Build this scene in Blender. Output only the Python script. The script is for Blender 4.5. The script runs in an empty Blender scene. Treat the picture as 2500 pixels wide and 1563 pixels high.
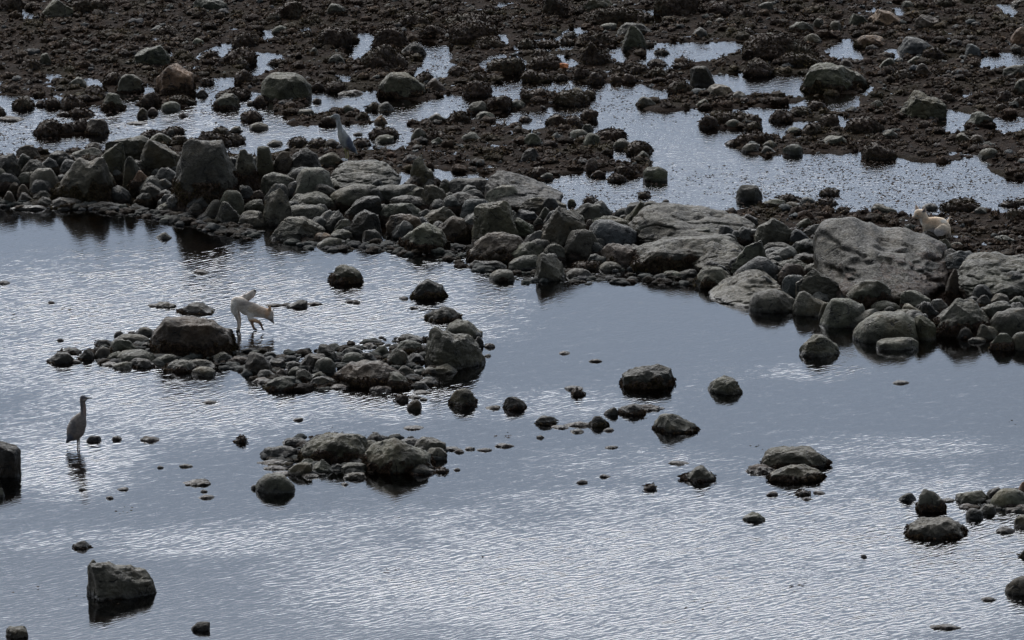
import bpy, bmesh, math, random
import numpy as np
from mathutils import Vector

# ------------------------------------------------------------------ camera, sky, sun, exposure
SC = bpy.context.scene
COL = SC.collection
FPX, PW, PH = 22000.0, 2500.0, 1563.0
PITCH, CAMZ = math.radians(12.0), 22.0
cd = bpy.data.cameras.new('camera'); cam = bpy.data.objects.new('camera', cd); COL.objects.link(cam)
cam.location = (0, 0, CAMZ); cam.rotation_euler = (math.radians(90) - PITCH, 0, 0)
cd.sensor_width = 36.0; cd.lens = FPX / PW * 36.0; cd.clip_start = 1.0; cd.clip_end = 5000.0
SC.camera = cam
SC.view_settings.view_transform = 'Standard'; SC.view_settings.look = 'None'
SC.view_settings.exposure = -0.1; SC.view_settings.gamma = 1.0
SC.cycles.max_bounces = 4; SC.cycles.diffuse_bounces = 2; SC.cycles.glossy_bounces = 3; SC.cycles.transparent_max_bounces = 6
SUN_EL, SUN_AZ = math.radians(36), math.radians(-16)          # azimuth from +Y, negative = to the left
sdir = Vector((math.sin(SUN_AZ)*math.cos(SUN_EL), math.cos(SUN_AZ)*math.cos(SUN_EL), math.sin(SUN_EL)))
sl = bpy.data.lights.new('sun', 'SUN'); sl.energy = 1.2; sl.angle = math.radians(11); sl.color = (1.0, 0.95, 0.87)
so = bpy.data.objects.new('sun', sl); COL.objects.link(so)
so.rotation_euler = sdir.to_track_quat('Z', 'Y').to_euler(); so.location = (0, 100, 60)

world = bpy.data.worlds.new('World'); SC.world = world; world.use_nodes = True
NT = world.node_tree; NT.nodes.clear()
class NB:
    """tiny node builder"""
    def __init__(s, nt): s.nt = nt
    def n(s, t, ins=None, **kw):
        nd = s.nt.nodes.new(t)
        for k, v in kw.items(): setattr(nd, k, v)
        if ins:
            for k, v in ins.items(): s.set(nd, k, v)
        return nd
    def set(s, nd, k, v):
        i = nd.inputs[k]
        if isinstance(v, bpy.types.NodeSocket): s.nt.links.new(v, i)
        elif isinstance(v, bpy.types.Node): s.nt.links.new(v.outputs[0], i)
        else: i.default_value = v
    def m(s, op, a, b=0.0, c=None, clamp=False):
        nd = s.nt.nodes.new('ShaderNodeMath'); nd.operation = op; nd.use_clamp = clamp
        s.set(nd, 0, a); s.set(nd, 1, b)
        if c is not None: s.set(nd, 2, c)
        return nd.outputs[0]
    def mix(s, f, a, b, mode='MIX'):
        nd = s.nt.nodes.new('ShaderNodeMix'); nd.data_type = 'RGBA'; nd.blend_type = mode
        s.set(nd, 0, f); s.set(nd, 6, a); s.set(nd, 7, b)
        return nd.outputs[2]
    def rmp(s, v, a, b, c=0.0, d=1.0, smooth=True):
        nd = s.nt.nodes.new('ShaderNodeMapRange'); nd.interpolation_type = 'SMOOTHSTEP' if smooth else 'LINEAR'
        s.set(nd, 0, v); s.set(nd, 1, a); s.set(nd, 2, b); s.set(nd, 3, c); s.set(nd, 4, d)
        return nd.outputs[0]
    def noise(s, vec, scale, detail=3.0, rough=0.55, dist=0.0):
        nd = s.nt.nodes.new('ShaderNodeTexNoise')
        s.set(nd, 'Vector', vec); s.set(nd, 'Scale', scale); s.set(nd, 'Detail', detail)
        s.set(nd, 'Roughness', rough); s.set(nd, 'Distortion', dist)
        return nd.outputs[0]
W = NB(NT)
sky = W.n('ShaderNodeTexSky', sky_type='NISHITA', sun_disc=False)
sky.sun_elevation = SUN_EL; sky.sun_rotation = SUN_AZ; sky.air_density = 1.0; sky.dust_density = 2.0
tc = W.n('ShaderNodeTexCoord')
sx = W.n('ShaderNodeSeparateXYZ', {0: tc.outputs['Generated']})
zz = W.m('MAXIMUM', sx.outputs[2], 0.0)
den = W.m('ADD', zz, 0.16)
cu = W.m('DIVIDE', sx.outputs[0], den); cv = W.m('DIVIDE', sx.outputs[1], den)
cvec = W.n('ShaderNodeCombineXYZ', {0: cu, 1: cv, 2: 0.0})
cn = W.noise(cvec.outputs[0], 1.35, 5.0, 0.55, 0.3)
cover = W.rmp(cn, 0.34, 0.62)                                   # broken cloud deck
dt = W.n('ShaderNodeVectorMath', {0: tc.outputs['Generated'], 1: tuple(sdir)}, operation='DOT_PRODUCT')
dpos = W.m('MAXIMUM', dt.outputs['Value'], 0.0)
glow = W.m('POWER', dpos, 9.0)                                  # thin cloud lit from behind round the sun
low = W.rmp(sx.outputs[2], 0.24, 0.40)                          # heavier bank of cloud low over the sea
gl = W.m('MULTIPLY', W.m('MULTIPLY', glow, W.rmp(sx.outputs[2], 0.235, 0.33, 0.0, 1.0)), 11.0)
side = W.rmp(sx.outputs[1], -0.5, 0.9, 0.36, 1.0)               # the deck is brighter on the sun's side
cb = W.m('MULTIPLY', W.rmp(cn, 0.35, 0.70, 0.82, 1.30), side)
cc1 = W.n('ShaderNodeVectorMath', {0: (0.735, 0.885, 1.12), 'Scale': cb}, operation='SCALE')
cc2 = W.n('ShaderNodeVectorMath', {0: (1.0, 0.99, 0.99), 'Scale': gl}, operation='SCALE')
ccol = W.n('ShaderNodeVectorMath', {0: cc1.outputs[0], 1: cc2.outputs[0]}, operation='ADD')
skys = W.n('ShaderNodeVectorMath', {0: sky.outputs[0], 'Scale': 0.08}, operation='SCALE')
wc = W.mix(W.rmp(cover, 0.0, 1.0, 0.78, 1.0), skys.outputs[0], ccol.outputs[0])
bg = W.n('ShaderNodeBackground', {'Color': wc, 'Strength': 1.0})
W.n('ShaderNodeOutputWorld', {'Surface': bg})

# ------------------------------------------------------------------ helpers
ct, st = math.cos(PITCH), math.sin(PITCH)
def ray(px, py):
    x = (px - PW/2)/FPX; yc = -(py - PH/2)/FPX
    return np.array([x, ct + yc*st, -st + yc*ct])
def at(px, py, z=0.0):
    d = ray(px, py); t = (z - CAMZ)/d[2]
    return d[0]*t, d[1]*t
def pxs(Y):                                                    # photo pixels per metre at ground distance Y
    return FPX/math.hypot(Y, CAMZ)
def project(X, Y, Z=0.0):
    zc = Z - CAMZ
    dep = Y*ct - zc*st
    up = Y*st + zc*ct
    return PW/2 + FPX*X/dep, PH/2 - FPX*up/dep

def _h(ix, iy, iz, seed):
    n = (ix*374761393 + iy*668265263 + iz*1274126177 + seed*974634777) & 0xFFFFFFFF
    n = ((n ^ (n >> 13)) * 1103515245) & 0xFFFFFFFF
    n = ((n ^ (n >> 15)) * 2246822519) & 0xFFFFFFFF
    return ((n ^ (n >> 16)) & 0xFFFFFF) / float(0xFFFFFF)
def vnoise(P, seed=0):
    P = np.asarray(P, dtype=np.float64)
    F = np.floor(P); f = P - F; I = F.astype(np.int64)
    w = f*f*f*(f*(f*6-15)+10)
    r = 0.0
    for a in (0, 1):
        wx = w[:, 0] if a else 1-w[:, 0]
        for b in (0, 1):
            wy = w[:, 1] if b else 1-w[:, 1]
            for c in (0, 1):
                wz = w[:, 2] if c else 1-w[:, 2]
                r = r + _h(I[:, 0]+a, I[:, 1]+b, I[:, 2]+c, seed)*wx*wy*wz
    return r*2-1
def fbm(P, seed=0, octv=4, gain=0.5):
    r = 0.0; a = 1.0; s = 0.0; Q = np.array(P, dtype=np.float64)
    for i in range(octv):
        r = r + a*vnoise(Q + 17.3*i, seed+i*7); s += a; a *= gain; Q = Q*2.03
    return r/s

def mesh_from(name, V, F, mats, smooth=True, attrs=None):
    me = bpy.data.meshes.new(name)
    V = np.ascontiguousarray(V, dtype=np.float32); F = np.ascontiguousarray(F, dtype=np.int32)
    k = F.shape[1]
    me.vertices.add(len(V)); me.vertices.foreach_set('co', V.ravel())
    me.loops.add(F.size); me.loops.foreach_set('vertex_index', F.ravel())
    me.polygons.add(len(F)); me.polygons.foreach_set('loop_start', np.arange(0, F.size, k, dtype=np.int32))
    me.update(calc_edges=True)
    me.polygons.foreach_set('use_smooth', np.full(len(F), smooth, dtype=bool))
    for an, av in (attrs or {}).items():
        av = np.ascontiguousarray(av, dtype=np.float32)
        if av.ndim == 1:
            at_ = me.attributes.new(an, 'FLOAT', 'POINT'); at_.data.foreach_set('value', av)
        else:
            if av.shape[1] == 3: av = np.hstack([av, np.ones((len(av), 1), dtype=np.float32)])
            at_ = me.attributes.new(an, 'FLOAT_COLOR', 'POINT'); at_.data.foreach_set('color', av.ravel())
    for m_ in (mats if isinstance(mats, (list, tuple)) else [mats]): me.materials.append(m_)
    me.validate()
    return me
def link(name, me, parent=None):
    o = bpy.data.objects.new(name, me); COL.objects.link(o)
    if parent: o.parent = parent
    return o
def tag(o, label=None, cat=None, group=None, kind=None):
    if label: o['label'] = label
    if cat: o['category'] = cat
    if group: o['group'] = group
    if kind: o['kind'] = kind
    return o
_ico = {}
def ico(n):
    if n not in _ico:
        bm = bmesh.new(); bmesh.ops.create_icosphere(bm, subdivisions=n, radius=1.0)
        bm.verts.ensure_lookup_table()
        V = np.array([v.co[:] for v in bm.verts]); F = np.array([[v.index for v in f.verts] for f in bm.faces])
        bm.free(); _ico[n] = (V, F)
    return _ico[n]

# ------------------------------------------------------------------ materials
def new_mat(name):
    m = bpy.data.materials.new(name); m.use_nodes = True; m.node_tree.nodes.clear()
    return m, NB(m.node_tree)
def weed_col(B, co, s=1.0):
    a = B.noise(co, 5.0*s, 4.0, 0.65); b = B.noise(co, 26.0*s, 4.0, 0.7); c = B.noise(co, 1.1*s, 2.0)
    col = B.mix(B.rmp(a, 0.34, 0.66), (0.018, 0.0100, 0.0078, 1), (0.062, 0.037, 0.025, 1))
    col = B.mix(B.rmp(c, 0.50, 0.66, 0.0, 0.65), col, (0.040, 0.034, 0.013, 1))
    col = B.mix(B.rmp(b, 0.35, 0.70), B.mix(0.45, col, (0.004, 0.003, 0.003, 1)), B.mix(0.32, col, (0.12, 0.088, 0.052, 1)))
    return col, a, b
# stone, with seaweed growing where the 'weed' attribute says
stone, B = new_mat('stone')
tcn = B.n('ShaderNodeTexCoord'); oi = B.n('ShaderNodeObjectInfo')
rv = B.n('ShaderNodeVectorMath', {0: tcn.outputs['Object'], 1: B.n('ShaderNodeCombineXYZ', {0: B.m('MULTIPLY', oi.outputs['Random'], 40.0), 1: 3.0, 2: 0.0})}, operation='ADD')
co = rv.outputs[0]
wa = B.n('ShaderNodeAttribute', attribute_name='weed').outputs['Fac']
n1 = B.noise(co, 4.5, 5.0, 0.62, 0.4); n2 = B.noise(co, 28.0, 4.0, 0.7); n3 = B.noise(co, 110.0, 3.0, 0.7); n4 = B.noise(co, 9.0, 3.0, 0.6)
base = B.mix(B.rmp(n1, 0.30, 0.70), B.mix(1.0, oi.outputs['Color'], (0.50, 0.48, 0.44, 1), 'MULTIPLY'), B.mix(1.0, oi.outputs['Color'], (1.40, 1.38, 1.28, 1), 'MULTIPLY'))
base = B.mix(B.rmp(n2, 0.30, 0.75, 0.0, 0.75), base, B.mix(1.0, oi.outputs['Color'], (0.42, 0.40, 0.38, 1), 'MULTIPLY'))
n0 = B.noise(co, 1.5, 3.0, 0.6); n00 = B.noise(rv.outputs[0], 2.7, 2.0, 0.5, 0.6)
base = B.mix(B.rmp(n3, 0.60, 0.74, 0.0, 0.35), base, (0.20, 0.20, 0.18, 1))
base = B.mix(B.rmp(n0, 0.50, 0.64, 0.0, 0.60), base, B.mix(1.0, oi.outputs['Color'], (1.15, 0.92, 0.62, 1), 'MULTIPLY'))
base = B.mix(B.rmp(n00, 0.54, 0.66, 0.0, 0.55), base, B.mix(1.0, oi.outputs['Color'], (1.5, 1.5, 1.40, 1), 'MULTIPLY'))
base = B.mix(B.rmp(n4, 0.60, 0.72, 0.0, 0.55), base, (0.080, 0.060, 0.034, 1))
vo = B.n('ShaderNodeTexVoronoi', {'Vector': B.n('ShaderNodeMapping', {'Vector': co, 'Rotation': (0.0, 0.35, 0.0), 'Scale': (0.55, 1.0, 1.25)}), 'Scale': 12.0, 'Randomness': 1.0})
pit = B.rmp(B.m('ADD', vo.outputs['Distance'], B.m('MULTIPLY', n2, 0.3)), 0.22, 0.34)
pit = B.m('MAXIMUM', pit, B.rmp(n1, 0.46, 0.60))
base = B.mix(pit, B.mix(0.7, base, (0.010, 0.010, 0.011, 1)), base)
ce = B.n('ShaderNodeTexVoronoi', {'Vector': B.n('ShaderNodeVectorMath', {0: co, 1: B.n('ShaderNodeVectorMath', {0: B.n('ShaderNodeTexNoise', {'Vector': co, 'Scale': 6.0}).outputs[1], 'Scale': 0.25}, operation='SCALE').outputs[0]}, operation='ADD').outputs[0], 'Scale': 2.6}, feature='DISTANCE_TO_EDGE')
crk = B.m('MAXIMUM', B.rmp(ce.outputs['Distance'], 0.004, 0.022), B.rmp(n4, 0.42, 0.52))
base = B.mix(crk, B.mix(0.75, base, (0.006, 0.006, 0.006, 1)), base)
wcol, wa1, wb1 = weed_col(B, co, 1.0)
wm = B.rmp(B.m('ADD', wa, B.m('MULTIPLY', B.m('SUBTRACT', n2, 0.5), 0.9)), 0.42, 0.58)
colr = B.mix(wm, base, wcol)
hgt = B.m('ADD', B.m('ADD', B.m('MULTIPLY', n1, 0.035), B.m('MULTIPLY', n2, 0.024)), B.m('ADD', B.m('MULTIPLY', n3, 0.006), B.m('ADD', B.m('MULTIPLY', pit, 0.022), B.m('MULTIPLY', crk, 0.02))))
hw = B.m('ADD', B.m('MULTIPLY', wb1, 0.030), B.m('MULTIPLY', B.noise(co, 75.0, 3.0, 0.75), 0.016))
hh = B.m('ADD', B.m('MULTIPLY', hgt, B.m('SUBTRACT', 1.0, wm)), B.m('MULTIPLY', hw, wm))
bp = B.n('ShaderNodeBump', {'Strength': 0.9, 'Distance': 1.0, 'Height': hh})
geo = B.n('ShaderNodeNewGeometry'); pz = B.n('ShaderNodeSeparateXYZ', {0: geo.outputs['Position']}).outputs[2]
wet = B.rmp(B.m('ADD', pz, B.m('MULTIPLY', B.m('SUBTRACT', n1, 0.5), 0.10)), 0.015, 0.055, 1.0, 0.0)     # wet band left by the water line
colr = B.mix(B.m('MULTIPLY', wet, 0.55), colr, (0.012, 0.010, 0.008, 1))
rg = B.m('SUBTRACT', B.rmp(n2, 0.3, 0.7, 0.50, 0.80), B.m('MULTIPLY', wet, 0.30))
bs = B.n('ShaderNodeBsdfPrincipled', {'Base Color': colr, 'Roughness': rg, 'Normal': bp.outputs[0], 'Specular IOR Level': 0.20})
B.n('ShaderNodeOutputMaterial', {'Surface': bs})
# seaweed (bed, tufts)
weed, B = new_mat('seaweed')
geo = B.n('ShaderNodeNewGeometry'); tcn = B.n('ShaderNodeTexCoord')
va = B.n('ShaderNodeAttribute', attribute_name='tint')
wcol, a_, b_ = weed_col(B, geo.outputs['Position'], 1.0)
wcol = B.mix(1.0, wcol, va.outputs['Color'], 'MULTIPLY')
bare = B.rmp(B.m('ADD', va.outputs['Alpha'], B.m('MULTIPLY', B.m('SUBTRACT', b_, 0.5), 0.8)), 0.45, 0.6)
scol = B.mix(B.rmp(b_, 0.3, 0.7), (0.035, 0.035, 0.034, 1), (0.095, 0.097, 0.094, 1))
wcol = B.mix(bare, wcol, B.mix(1.0, scol, va.outputs['Color'], 'MULTIPLY'))
hw = B.m('ADD', B.m('MULTIPLY', b_, 0.060), B.m('MULTIPLY', B.noise(geo.outputs['Position'], 80.0, 3.0, 0.75), 0.018))
bp = B.n('ShaderNodeBump', {'Strength': B.rmp(bare, 0, 1, 0.95, 0.35), 'Distance': 1.0, 'Height': hw})
bs = B.n('ShaderNodeBsdfPrincipled', {'Base Color': wcol, 'Roughness': 0.7, 'Normal': bp.outputs[0], 'Specular IOR Level': 0.06})
B.n('ShaderNodeOutputMaterial', {'Surface': bs})
# ground under everything
mud, B = new_mat('wet_ground')
geo = B.n('ShaderNodeNewGeometry')
wcol, a_, b_ = weed_col(B, geo.outputs['Position'], 1.0)
gn = B.noise(geo.outputs['Position'], 14.0, 4.0, 0.7)
gz = B.n('ShaderNodeSeparateXYZ', {0: geo.outputs['Position']}).outputs[2]
bedc = B.mix(B.rmp(gn, 0.3, 0.7), (0.016, 0.012, 0.008, 1), (0.060, 0.046, 0.028, 1))
wcol = B.mix(1.0, B.mix(B.rmp(gz, -0.04, 0.02), bedc, wcol), (0.34, 0.32, 0.32, 1), 'MULTIPLY')
bp = B.n('ShaderNodeBump', {'Strength': 0.9, 'Distance': 1.0, 'Height': B.m('ADD', B.m('MULTIPLY', b_, 0.04), B.m('MULTIPLY', gn, 0.03))})
bs = B.n('ShaderNodeBsdfPrincipled', {'Base Color': wcol, 'Roughness': 0.8, 'Normal': bp.outputs[0], 'Specular IOR Level': 0.02})
B.n('ShaderNodeOutputMaterial', {'Surface': bs})
def plain(name, col, rough=0.6, var=0.25, scale=40.0, bump=0.004, attr=None, spec=0.3):
    m, B = new_mat(name); tcn = B.n('ShaderNodeTexCoord')
    c = B.n('ShaderNodeAttribute', attribute_name=attr).outputs['Color'] if attr else B.n('ShaderNodeRGB').outputs[0]
    if not attr: c.default_value = (*col, 1)
    mp = B.n('ShaderNodeMapping', {'Vector': tcn.outputs['Object'], 'Scale': (1.0, 1.0, 1.0)})
    n = B.noise(mp.outputs[0], scale, 4.0, 0.7)
    cc = B.mix(1.0, c, B.n('ShaderNodeCombineColor', {0: B.rmp(n, 0.25, 0.75, 1-var, 1+var), 1: B.rmp(n, 0.25, 0.75, 1-var, 1+var), 2: B.rmp(n, 0.25, 0.75, 1-var, 1+var)}), 'MULTIPLY')
    bp = B.n('ShaderNodeBump', {'Strength': 0.8, 'Distance': 1.0, 'Height': B.m('MULTIPLY', n, bump)})
    bs = B.n('ShaderNodeBsdfPrincipled', {'Base Color': cc, 'Roughness': rough, 'Normal': bp.outputs[0], 'Specular IOR Level': spec})
    B.n('ShaderNodeOutputMaterial', {'Surface': bs})
    return m
# ------------------------------------------------------------------ the shore: where water lies, where land rises
WATER = [
 [(-300,228),(70,230),(150,245),(250,258),(380,258),(520,262),(600,255),(640,265),(690,285),(770,303),(900,302),(960,290),(992,292),(985,315),(1003,325),(1000,340),(960,345),(905,345),(860,335),(830,338),(700,340),(640,352),(560,352),(555,335),(520,318),(470,330),(420,325),(340,335),(270,352),(150,352),(0,362),(-300,365)],
 [(465,232),(519,187),(560,184),(578,212),(640,228),(655,262),(600,264),(520,264)],
 [(740,262),(760,250),(757,222),(750,200),(800,222),(925,219),(935,232),(1040,245),(1080,228),(1190,236),(1160,250),(1140,272),(1046,265),(1003,275),(961,274),(900,272),(860,258),(800,268)],
 [(1160,262),(1185,238),(1200,205),(1240,196),(1275,201),(1309,202),(1354,193),(1388,196),(1430,193),(1449,205),(1478,196),(1491,204),(1552,201),(1581,205),(1594,222),(1631,209),(1632,225),(1624,241),(1557,238),(1557,259),(1594,270),(1653,270),(1684,262),(1732,267),(1822,264),(1825,254),(1856,262),(1966,246),(1971,259),(1931,267),(1892,267),(1884,286),(1892,296),(1939,291),(2000,296),(1966,299),(1923,312),(1860,315),(1800,333),(1772,347),(1777,357),(1811,362),(1822,376),(1875,384),(1910,378),(2008,370),(2045,381),(2076,370),(2106,368),(2114,389),(2183,378),(2199,389),(2244,392),(2320,400),(2350,385),(2380,375),(2395,385),(2360,402),(2430,425),(2600,450),(2700,450),(2700,500),(2400,500),(2280,503),(2150,497),(2050,490),(1900,480),(1830,492),(1700,497),(1600,495),(1480,500),(1380,500),(1340,475),(1290,445),(1274,428),(1300,432),(1348,436),(1398,419),(1489,413),(1515,428),(1574,430),(1627,442),(1634,407),(1622,390),(1610,378),(1536,341),(1500,340),(1526,323),(1478,315),(1438,325),(1445,318),(1422,302),(1454,291),(1454,267),(1422,275),(1378,285),(1340,280),(1293,296),(1240,286),(1223,283)],
 [(965,445),(985,418),(1060,410),(1150,423),(1200,435),(1190,442),(1080,442),(1050,447),(985,452)],
 [(855,106),(870,78),(895,78),(916,90),(918,112),(875,126),(857,124)],
 [(1025,98),(1048,98),(1056,108),(1091,104),(1098,119),(1072,143),(1115,153),(1109,163),(1025,175),(1033,159),(1064,145),(1050,130),(1030,120)],
 [(1170,152),(1215,131),(1238,134),(1202,142),(1197,155)],
 [(488,132),(520,116),(560,100),(577,108),(582,118),(620,123),(678,130),(680,142),(650,152),(620,167),(598,170),(618,150),(608,128),(560,128)],
 [(645,64),(662,75),(666,87),(648,82)],
 [(1262,106),(1290,92),(1370,90),(1390,70),(1425,66),(1432,78),(1380,102),(1300,108)],
 [(1258,130),(1285,146),(1292,165),(1272,192),(1242,198),(1262,170)],
 [(1566,145),(1584,114),(1608,103),(1647,101),(1743,104),(1812,95),(1798,108),(1743,129),(1703,132),(1650,132),(1632,152),(1590,157)],
 [(1496,130),(1504,106),(1516,112),(1522,134)],
 [(1660,196),(1690,188),(1748,183),(1825,173),(1860,182),(1963,178),(1940,206),(1975,205),(1950,217),(1830,212),(1750,208)],
 [(1552,19),(1602,22),(1602,42),(1576,36)],
 [(2056,108),(2064,88),(2078,93),(2097,114),(2100,140),(2085,130),(2030,118)],
 [(2168,118),(2192,116),(2194,125),(2172,125)], [(2434,6),(2466,6),(2473,28),(2442,18)],
 [(2300,301),(2310,267),(2360,278),(2362,301)], [(2426,286),(2500,284),(2600,290),(2500,300),(2437,304)],
 [(2400,134),(2463,125),(2520,122),(2463,149),(2426,145)], [(1937,207),(1958,195),(1965,212),(1950,219)],
 [(1966,236),(2090,230),(2080,250),(1970,250)], [(203,190),(225,188),(245,200),(262,220),(300,228),(335,222),(350,208),(374,224),(340,234),(290,240),(240,217)],
 [(50,16),(60,12),(75,20),(66,29),(50,27)], [(1345,128),(1370,131),(1398,146),(1380,148)], [(2110,208),(2122,205),(2128,215),(2120,222)],
 [(2040,285),(2072,282),(2070,293),(2045,296)], [(395,120),(405,123),(402,133)], [(128,178),(142,174),(140,183)], [(740,68),(750,60),(748,70)],
 [(1212,78),(1222,76),(1238,90),(1226,92)], [(1840,80),(1872,74),(1866,86)], [(1520,30),(1545,27),(1560,38),(1540,40)], [(820,172),(850,175),(832,180)],
 [(750,196),(800,208),(795,216),(765,205)], [(2182,15),(2200,17),(2195,23)], [(1755,27),(1775,29),(1765,36)],
 [(1540,372),(1500,352),(1496,362),(1512,372)],
]
ISLES = [
 [(1236,244),(1274,222),(1388,214),(1449,222),(1452,233),(1404,257),(1359,255),(1327,268),(1280,270),(1240,262)],
 [(1714,302),(1717,283),(1760,275),(1820,275),(1853,285),(1855,308),(1825,316),(1740,313)],
 [(1146,268),(1150,246),(1190,235),(1244,240),(1246,262),(1200,280)],
 [(690,272),(760,268),(830,262),(895,278),(895,300),(770,302),(690,300)],
 [(88,325),(150,300),(260,298),(262,320),(200,322),(100,332)],
 [(1556,240),(1640,232),(1820,212),(1830,262),(1700,262),(1600,268)],
]
FRONT = [(-400,506),(0,504),(200,506),(350,512),(440,528),(500,540),(620,548),(655,574),(780,580),(830,594),(1000,600),(1130,602),(1160,630),(1240,655),(1320,672),(1400,666),(1560,654),(1620,654),(1690,680),(1735,690),(1755,730),(1850,752),(1960,752),(2010,786),(2090,800),(2130,826),(2250,830),(2285,798),(2320,806),(2400,830),(2500,850),(2900,890)]
CREST = [(-400,400),(0,396),(100,390),(300,380),(500,385),(700,400),(900,430),(1100,450),(1300,492),(1500,520),(1700,540),(1900,580),(2100,590),(2300,620),(2600,670),(2900,700)]
def hc(px): return np.interp(px, [0, 600, 1000, 1700, 2500], [0.34, 0.34, 0.30, 0.30, 0.40])
_f = np.array([at(x, y, 0.0) for x, y in FRONT]); _c = np.array([at(x, y, float(hc(x))) for x, y in CREST])
def inpoly(X, Y, poly):
    r = np.zeros(len(X), dtype=bool); n = len(poly); j = n-1
    for i in range(n):
        xi, yi = poly[i]; xj, yj = poly[j]
        c = ((yi > Y) != (yj > Y)); 
        if yi != yj: r ^= c & (X < (xj-xi)*(Y-yi)/(yj-yi) + xi)
        j = i
    return r
def landmask(X, Y):
    """1 = land, 0 = water, for world points (arrays)"""
    px, py = project(X, Y, 0.03)
    Q = np.stack([X*2.2, Y*1.1, np.zeros_like(X)], 1)
    qx = px + 16*fbm(Q, 3, 3); qy = py + 5*fbm(Q+50, 5, 3)
    m = np.ones(len(X))
    for p in WATER:
        for dy in (0, -7, -14): m[inpoly(qx, qy+dy, p)] = 0          # the near bank hides a strip of each pool
    for p in ISLES: m[inpoly(qx, qy, p)] = 1
    yf = np.interp(X, _f[:, 0], _f[:, 1])
    m[Y < yf] = 0
    return m
GX0, GX1, GY0, GY1, GDX, GDY = -11.0, 11.0, 80.0, 142.0, 0.045, 0.065
gx = np.arange(GX0, GX1, GDX); gy = np.arange(GY0, GY1, GDY)
MX, MY = np.meshgrid(gx, gy); fx, fy = MX.ravel(), MY.ravel()
LM = landmask(fx, fy).reshape(MX.shape)
def blur(A, k):
    for _ in range(k):
        A = (np.roll(A, 1, 0) + np.roll(A, -1, 0) + A*2)/4; A = (np.roll(A, 1, 1) + np.roll(A, -1, 1) + A*2)/4
    return A
SH = blur(LM, 3)
yf = np.interp(fx, _f[:, 0], _f[:, 1]).reshape(MX.shape); yc_ = np.interp(fx, _c[:, 0], _c[:, 1]).reshape(MX.shape)
pxg, _ = project(fx, fy, 0.0); HCm = hc(pxg).reshape(MX.shape)
t = np.clip((MY - yf)/np.maximum(yc_ - yf, 0.2), -0.4, 1.0)
up = np.where(t < 0, t*0.5, t**0.8*1.0)
back = np.clip((MY - yc_)/0.7, 0, 1); back = back*back*(3-2*back)
NZ = fbm(np.stack([fx*1.6, fy*1.6, fx*0], 1), 11, 4).reshape(MX.shape)
NZ2 = fbm(np.stack([fx*7, fy*7, fx*0], 1), 21, 3).reshape(MX.shape)
flat = -0.115 + 0.132*SH + (0.020*NZ + 0.034*NZ2*SH)*(0.25+SH*0.75)
ridge = up*HCm - 0.04
pool = -0.16 + 0.05*NZ + 0.02*NZ2
TZ = np.where(MY < yf, np.maximum(pool, ridge-0.10*(yf-MY)), 0)
TZ = np.where((MY >= yf) & (MY < yc_), ridge + 0.03*NZ2, TZ)
TZ = np.where(MY >= yc_, (1-back)*(HCm-0.04) + back*flat + 0.03*NZ2*(1-back), TZ)
def Tz(X, Y):
    u = np.clip((np.asarray(X)-GX0)/GDX, 0, len(gx)-1.001); v = np.clip((np.asarray(Y)-GY0)/GDY, 0, len(gy)-1.001)
    i = u.astype(int); j = v.astype(int); a = u-i; b = v-j
    return TZ[j, i]*(1-a)*(1-b)+TZ[j, i+1]*a*(1-b)+TZ[j+1, i]*(1-a)*b+TZ[j+1, i+1]*a*b
def Lz(X, Y):
    i = np.clip(((np.asarray(X)-GX0)/GDX).astype(int), 0, len(gx)-1); j = np.clip(((np.asarray(Y)-GY0)/GDY).astype(int), 0, len(gy)-1)
    return SH[j, i]
def hit(px, py, floor=0.0):
    """where the sight line of a photo pixel meets the shore or the water"""
    d = ray(px, py); t0 = (1.2-CAMZ)/d[2]; t1 = (floor-CAMZ)/d[2]
    tt = np.linspace(t0, t1, 500); X = d[0]*tt; Y = d[1]*tt; Z = CAMZ + d[2]*tt
    below = np.nonzero(Z <= np.maximum(Tz(X, Y), floor)+1e-6)[0]
    k = below[0] if len(below) else -1
    return float(X[k]), float(Y[k]), float(Z[k])
nx, ny = len(gx), len(gy)
idx = np.arange(nx*ny).reshape(ny, nx)
Fg = np.stack([idx[:-1, :-1], idx[:-1, 1:], idx[1:, 1:], idx[1:, :-1]], -1).reshape(-1, 4)
# edge of the detailed sheet drops under the wide sheet
sink_ = np.clip(t*4, 0, 1)*(1-back)*0.13*(MY >= yf)          # the stones are bedded in this, deeper than where they show
g = link('ground', mesh_from('ground', np.stack([fx, fy, (TZ-sink_).ravel()], 1), Fg, mud)); tag(g, kind='structure')
# the wide sheet reaching the horizon, with a hole where the detailed one lies
def ring_sheet(name, z, mat, inner, outer):
    (a, b, c, d), (e, f_, g_, h_) = inner, outer
    V = [(e, f_, z), (g_, f_, z), (g_, h_, z), (e, h_, z), (a, b, z), (c, b, z), (c, d, z), (a, d, z)]
    F = [(0, 1, 5, 4), (1, 2, 6, 5), (2, 3, 7, 6), (3, 0, 4, 7)]
    return link(name, mesh_from(name, np.array(V), np.array(F), mat, smooth=False))
far = ring_sheet('far_ground', -0.02, mud, (GX0+.2, GY0+.2, GX1-.3, GY1-.3), (-2500, -300, 2500, 4000)); tag(far, kind='structure')

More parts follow.
